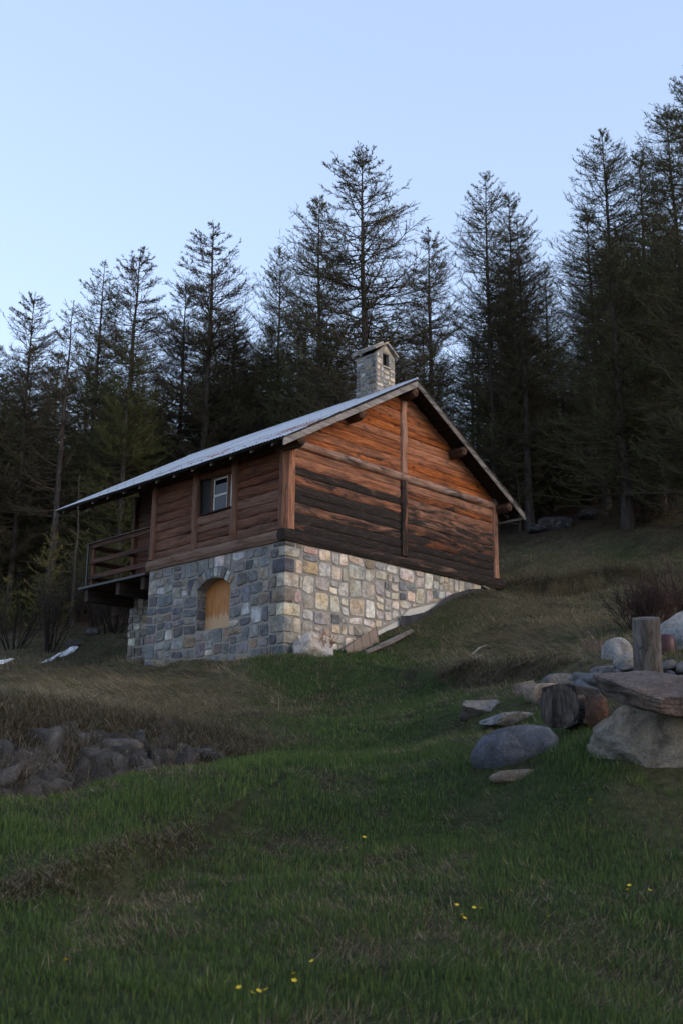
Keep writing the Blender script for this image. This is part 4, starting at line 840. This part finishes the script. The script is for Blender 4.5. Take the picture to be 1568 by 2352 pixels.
# bare shrubs
def shrub(pos, H, RR, n, col, label, name='bare_shrub', seed=1, leaf=0., up_=1., r_=.012):
    rs = np.random.default_rng(seed); k = 6; s = np.linspace(0, 1, k); az = rs.uniform(0, 2*np.pi, n); sp = rs.uniform(.1, 1, n)**.7; ln = H*rs.uniform(.6, 1.1, n)
    o0 = np.stack([np.cos(az), np.sin(az), 0*az], 1)*(RR*.22*rs.uniform(0, 1, n))[:, None]; d = np.stack([np.cos(az)*sp*RR/H, np.sin(az)*sp*RR/H, up_*(1-.25*sp)], 1)
    path = o0[:, None]+d[:, None]*(ln[:, None]*s)[..., None]+np.cumsum(rs.normal(0, .035*H**.5, (n, k, 3)), 1)*(s > 0)[None, :, None]; path[:, 0] = o0; path[:, 0, 2] = -.15
    parts = []; c = col*rs.uniform(.6, 1.4, (n, 1)); v, f = tubes3(path, r_*(1-.75*s)[None]*rs.uniform(.6, 1.2, (n, 1))); parts.append((v, f, np.repeat(c, k*3, 0)))
    for lev, (m_, l_) in enumerate(((9, .38), (7, .16))):
        if lev == 0: nb = n*m_; bi = np.repeat(np.arange(n), m_); ss = rs.uniform(.25, 1, nb); ix = np.minimum((ss*(k-1)).astype(int), k-2); p0 = path[bi, ix]+(path[bi, ix+1]-path[bi, ix])*(ss*(k-1)-ix)[:, None]; dr = path[bi, ix+1]-path[bi, ix]
        else: nb = len(p1)*m_; bi = np.repeat(np.arange(len(p1)), m_); ss = rs.uniform(.2, 1, nb)[:, None]; dr = (p1-p0q)[bi]; p0 = p0q[bi]+dr*ss
        dr = dr/(np.linalg.norm(dr, axis=1)[:, None]+1e-9)+rs.normal(0, .45, (nb, 3)); dr[:, 2] += .25; dr /= np.linalg.norm(dr, axis=1)[:, None]; p1_ = p0+dr*(H*l_*rs.uniform(.4, 1.1, nb))[:, None]
        cc = col*rs.uniform(.7, 1.5, (nb, 1))
        if leaf and lev: cc = np.where(rs.uniform(size=(nb, 1)) < leaf, np.array([.075, .085, .018])*rs.uniform(.5, 1.2, (nb, 1)), cc)
        v, f = spikes(p0, p1_, .0055 if lev == 0 else (.0042 if not leaf else .006), rs); parts.append((v, f, np.repeat(cc, 4, 0))); p0q, p1 = p0, p1_
    v, f, cc = join(parts); v = v+np.asarray(pos)[None]; return obj(name, v, f, 'twig', None, label, 'shrub', 'bare shrubs', col=cc)
RED = np.array([.036, .021, .018]); BRN = np.array([.032, .024, .020])
shrub(on(1500, 1420, 21.5), 1.05, .75, 46, RED, 'dark reddish bare shrub behind the wooden post', seed=11, r_=.010)
shrub(on(1575, 1420, 22.), 1.1, .8, 40, RED, 'dark reddish bare shrub cut by the right edge', seed=12, r_=.010)
shrub(on(1455, 1425, 22.), .8, .6, 26, RED*.8, 'small bare shrub at the left of the reddish shrubs', seed=13, r_=.009)
shrub(ground_at(110, 1500), 3.0, 1.5, 17, BRN*1.15, 'tall bare shrub with arching stems above the snow patch', seed=21, r_=.03, leaf=.12)
shrub(ground_at(30, 1492), 2.6, 1.5, 20, BRN, 'bare shrub with yellow buds at the left edge', seed=22, r_=.026, leaf=.4)
shrub(ground_at(262, 1455), 2.3, 1.7, 26, BRN*.9, 'spreading bare shrub just left of the stone wall end', seed=23, r_=.024, leaf=.10)
shrub(ground_at(225, 1440), 3.2, 1.6, 24, BRN, 'shrub with yellow green buds under the balcony', seed=24, r_=.026, leaf=.4)
shrub(ground_at(180, 1430), 2.4, 1.6, 24, BRN*.8, 'dark bare shrub between the young larch and the balcony', seed=25, r_=.024, leaf=.05)
shrub(on(1480, 1215, 43.), 1.6, 1.6, 30, BRN*.8, 'low tangled bare shrub at the forest edge on the right', seed=26, r_=.02)
shrub(on(1530, 1190, 44.), 2.6, 1.5, 18, BRN, 'bare shrub with a few yellow buds near the right edge', seed=27, r_=.024, leaf=.2)
shrub(on(742, 1490, 26.3), .55, .28, 12, np.array([.16, .085, .05]), 'tuft of dry reddish stems between the corner rock and the panel', name='dry_stems', seed=31, r_=.006)
# slim bare saplings beside the chalet
for i, (x0, y0, x1, y1, t, lb) in enumerate([(168, 1440, 152, 1060, 45., 'slim pale sapling trunk left of the balcony'), (1192, 1200, 1214, 1060, 46., 'thin forked sapling by the right eaves')]):
    b0 = P(x0, y0, t); b1 = P(x1, y1, t); b0[2] = tz(b0[0], b0[1])-.1; (tv, tf), (cv_, cf, cc) = larch_mesh(950+i, b1[2]-b0[2], .9, base=.35, nbr=22, ntw=6, nsub=3, greenf=0, bare=.6)
    o = empty('sapling', (0, 0, 0), lb, 'tree', 'saplings')
    obj('trunk', tv, tf, 'bark', o, smooth=True); obj('crown', cv_, cf, 'twig', o, col=cc*1.6); o.location = b0

# ------------------------------------------------------------------ grass
def scatter(r0_, r1_, dens, half=.50):
    n = int(dens*half*(r1_**2-r0_**2)); r_ = np.sqrt(rng.uniform(r0_**2, r1_**2, n)); a = rng.uniform(-half, half, n)
    h0 = math.atan2(fw[1], fw[0]); x = CAM[0]+r_*np.cos(h0+a); y = CAM[1]+r_*np.sin(h0+a); return x, y, r_
def free(x, y, z):
    ok = ~((x > -.06) & (x < 8.9) & (y > -.06) & (y < L+.02)) & ~((x > SB-.06) & (x < W) & (y > 0) & (y < LB+.1))
    for (cx_, cy_, r_) in KEEP: ok &= (x-cx_)**2+(y-cy_)**2 > (r_*.8)**2
    px, py, t = proj(np.stack([x, y, z], 1)); ok &= (px > -170) & (px < 1740) & (py < 2560); return ok
def blades(x, y, z, h, wdt, dirx, diry, lean, col, lf=.5):
    n = len(x); fx = rng.normal(size=n); fy = rng.normal(size=n); l = np.hypot(fx, fy)+1e-9; fx, fy = fx/l, fy/l        # face direction
    p = np.stack([x, y, z+.0], 1); sd_ = np.stack([fx, fy, 0*fx], 1)*wdt[:, None]*.5; ln = np.stack([dirx, diry, 0*dirx], 1)
    upv = np.array([0, 0, 1.]); ca = np.cos(lean)[:, None]; sa = np.sin(lean)[:, None]
    m1 = p+(upv*np.cos(lean*lf)[:, None]+ln*np.sin(lean*lf)[:, None])*h[:, None]*.52; tp = m1+(upv*ca+ln*sa)*h[:, None]*.5
    v = np.stack([p-sd_, p+sd_, m1+sd_*.8, m1-sd_*.8, tp], 1).reshape(-1, 3); k = np.arange(n)[:, None]*5
    f = np.concatenate([k+[0, 1, 2], k+[0, 2, 3], k+[3, 2, 4]], 1).reshape(-1, 3); return v, f, np.repeat(col, 5, 0)
GRN = np.array([[.040, .072, .016], [.052, .086, .022], [.032, .060, .018], [.068, .086, .024], [.042, .066, .026]]); STR = np.array([[.225, .180, .120], [.150, .120, .078], [.300, .250, .180], [.085, .064, .043], [.150, .140, .075]])
gp, dp_ = [], []
for (r0_, r1_, dens, ws) in ((3.6, 8, 3800, 1.), (8, 12, 2600, 1.15), (12, 18, 1500, 1.5), (18, 27, 820, 2.1), (27, 44, 400, 3.0)):
    x, y, r_ = scatter(r0_, r1_, dens); clump = fbm(x*3.1, y*3.1, 41); keep = rng.uniform(size=len(x)) < .25+1.1*clump; x, y, r_ = x[keep], y[keep], r_[keep]
    z = terrain(x, y); ok = free(x, y, z); x, y, z, r_ = x[ok], y[ok], z[ok], r_[ok]
    g = green(x, y, z); pn = fbm(x*1.3, y*1.3, 51, 4); pn2 = fbm(x*5.3, y*5.3, 61, 3)
    isg = rng.uniform(size=len(x)) < np.clip(g*1.15-.13+(pn-.5)*2.6*np.clip(1.6-g, .6, 1)+(pn2-.5)*1.8, .02, .96)
    n = len(x); cl = fbm(x*2.0, y*2.0, 71)
    hg = (.024+.062*np.clip(g, 0, 1)**2.5+.022*cl)*rng.uniform(.5, 1.4, n)*(.75+.6*cl); hd_ = (.05+.05*cl)*rng.uniform(.5, 1.8, n)*np.clip(r_/16, .9, 1.4)
    px, py, t = proj(np.stack([x, y, z], 1))
    bank = np.exp(-(((px-230)/360)**2+((py-1620)/85)**2)); bank = np.maximum(bank, .55*np.exp(-(((px-1200)/170)**2+((py-1480)/60)**2))); bank = np.maximum(bank, .6*np.exp(-(((px-1290)/130)**2+((py-1335)/18)**2)))
    hd_ = hd_*(1+3.6*bank*rng.uniform(.4, 1.3, n))
    h = np.where(isg, hg, hd_); wdt = np.where(isg, .0042, .0032)*ws*rng.uniform(.7, 1.3, n)*(1+.3*g*isg)
    # dry blades lie downhill, green ones stand
    e_ = .25; sx = (terrain(x+e_, y, False)-terrain(x-e_, y, False)); sy = (terrain(x, y+e_, False)-terrain(x, y-e_, False)); sl = np.hypot(sx, sy)+1e-6
    an = np.arctan2(-sy, -sx)+rng.normal(0, .55, n); an = np.where(bank > .25, np.arctan2(-sy-.35*sl*rt[1], -sx-.35*sl*rt[0])+rng.normal(0, .35, n), an); an = np.where(isg, rng.uniform(0, 2*np.pi, n), an)
    sa_ = np.arctan(sl/(2*e_)); lean = np.where(isg, np.abs(rng.normal(.35, .3, n)), np.where(bank > .3, 1.34+sa_*.8+rng.normal(0, .12, n), np.clip(rng.normal(1.1, .35, n), .2, 1.5)+sa_*.8))
    ci = np.where(isg[:, None], GRN[rng.integers(0, 5, n)], STR[rng.integers(0, 5, n)]); ci = 1.15*ci*rng.uniform(.6, 1.35, (n, 1)); ci = np.where(isg[:, None], ci*(.75+.4*np.clip(g, 0, 1))[:, None], ci*(1.0+.55*bank)[:, None])
    far = np.clip((t-39)/6, 0, 1)[:, None]; ci = ci*(1-far)+np.array([.065, .04, .028])*far
    for m_, lst in ((isg, gp), (~isg, dp_)): lst.append(blades(x[m_], y[m_], z[m_], h[m_], wdt[m_], np.cos(an[m_]), np.sin(an[m_]), lean[m_], ci[m_], .5 if lst is gp else .9))
# taller tufts and leafy clumps
x0_, y0_, r_ = scatter(4, 21, 3.2); z0_ = terrain(x0_, y0_); g = green(x0_, y0_, z0_); ok = free(x0_, y0_, z0_) & (rng.uniform(size=len(g)) < g*1.1); x0_, y0_ = x0_[ok], y0_[ok]; nb = 34; n = len(x0_)*nb
sz = np.repeat(rng.uniform(.5, 1.3, len(x0_)), nb); x = np.repeat(x0_, nb)+rng.normal(0, .05, n)*sz; y = np.repeat(y0_, nb)+rng.normal(0, .05, n)*sz; z = terrain(x, y); an = np.arctan2(y-np.repeat(y0_, nb), x-np.repeat(x0_, nb))
hue = np.repeat(GRN[rng.integers(0, 5, len(x0_))]*rng.uniform(.8, 1.5, (len(x0_), 1)), nb, 0); gp.append(blades(x, y, z, rng.uniform(.04, .11, n)*sz, rng.uniform(.004, .011, n)*sz, np.cos(an), np.sin(an), rng.uniform(.2, 1.2, n), hue*rng.uniform(.8, 1.2, (n, 1))))
v, f, c = join(gp); obj('green_grass', v, f, 'grass_blade', None, 'short spring grass growing all over the slope', 'grass', kind='stuff', col=c)
# long straw hanging over the retaining wall and turf banks
def fringe(pts, n, l0, l1, spread):
    a = np.array([hit(*p) for p in pts]); q = rng.uniform(0, len(a)-1.001, n); i = q.astype(int); p = a[i]+(a[i+1]-a[i])*(q-i)[:, None]; p[:, :2] += rng.normal(0, spread, (n, 2)); p[:, 2] = terrain(p[:, 0], p[:, 1])
    dn = -(fw*np.array([1, 1, 0])); dn /= np.linalg.norm(dn); an = math.atan2(dn[1], dn[0])+rng.normal(-.35, .4, n); h = rng.uniform(l0, l1, n)
    ci = STR[rng.integers(0, 5, n)]*rng.uniform(.5, 1.05, (n, 1)); return blades(p[:, 0], p[:, 1], p[:, 2], h, np.full(n, .0068), np.cos(an), np.sin(an), np.clip(rng.normal(1.9, .3, n), 1.2, 2.6), ci)
dp_.append(fringe([(-150, 1712), (0, 1702), (150, 1694), (300, 1690), (450, 1690)], 9000, .25, .7, .28))
dp_.append(fringe([(-150, 1680), (100, 1670), (300, 1668), (480, 1690), (560, 1735)], 9000, .25, .7, .35))
dp_.append(fringe([(-150, 1760), (50, 1745), (200, 1735), (330, 1722)], 4200, .3, .8, .24)); dp_.append(fringe([(-150, 1810), (0, 1790), (150, 1770), (260, 1755)], 2400, .3, .7, .22))
dp_.append(fringe([(1015, 1552), (1090, 1548), (1190, 1540), (1300, 1524)], 5500, .12, .38, .10))
dp_.append(fringe([(1180, 1347), (1290, 1346), (1400, 1330), (1500, 1325)], 4000, .25, .65, .22))
dp_.append(fringe([(0, 2060), (170, 2028), (330, 1962), (440, 1912)], 3800, .06, .17, .10))
v, f, c = join(dp_); obj('dry_grass', v, f, 'grass_blade', None, 'matted straw coloured dry grass between the green', 'grass', kind='stuff', col=c)
# yellow flowers
mb = MB(); n_ = 5
for i in range(n_):
    a = 2*math.pi*i/n_; c_, s_ = np.array([math.cos(a), math.sin(a), 0]), np.array([-math.sin(a), math.cos(a), 0]); mb.add([(0, 0, 0), c_*.007+s_*.0055+(0, 0, .003), c_*.0125+s_*.003+(0, 0, .006), c_*.0125-s_*.003+(0, 0, .006), c_*.007-s_*.0055+(0, 0, .003)], [(0, 1, 2, 3, 4)])
bloom = meshdata('bloom', mb.v, mb.f, 'flower'); mb = MB().tube([(0, 0, -.1), (.004, 0, -.05), (0, 0, 0)], .0016, 4); stem = meshdata('stem', mb.v, mb.f, 'grass_blade', col=np.array([.03, .06, .015]))
for i, (x, y) in enumerate([(147, 2257), (548, 2324), (578, 2339), (593, 2333), (610, 2330), (673, 2290), (675, 2306), (716, 2259), (836, 1951), (796, 1977), (1358, 1871), (984, 2138), (1049, 2119), (1060, 2143), (1067, 2151), (1089, 2127), (1103, 2127), (1175, 2087), (1260, 2147), (1442, 2083), (1447, 2073), (1494, 2084)]):
    q = hit(x, y); h = .11; o = empty('yellow_flower', (q[0], q[1], tz(q[0], q[1])+h), 'tiny yellow wildflower in the foreground grass', 'flower', 'yellow wildflowers in the grass'); s = 1.25 if y > 2000 else 1.6
    o.scale = (s, s, 1); o.rotation_euler = (-.35, -.3, random.uniform(0, 6))
    for nm, me in (('bloom', bloom), ('stem', stem)): c = bpy.data.objects.new(nm, me); C.objects.link(c); c.parent = o
# fallen sticks
for i, (x0, y0, x1, y1, lb) in enumerate([(1083, 1507, 1118, 1490, 'pale broken stick on the dry grass below the gable'), (1086, 1525, 1104, 1512, 'short pale stick under the longer one on the dry grass'), (1185, 1352, 1240, 1335, 'thin bleached twig lying beyond the chalet corner'), (508, 1735, 532, 1723, 'pale twig at the edge of the green grass')]):
    a, b_ = ground_at(x0, y0), ground_at(x1, y1); a[2] += .03; b_[2] += .06; m_ = (a+b_)/2+np.array([0, 0, .04]); mb = MB().tube([a, m_, b_], [.014, .016, .007], 5, True, .1); obj('fallen_stick', mb.v, mb.f, 'greywood_x', None, lb, 'stick', 'fallen sticks', oc=(0, .9, 1.))
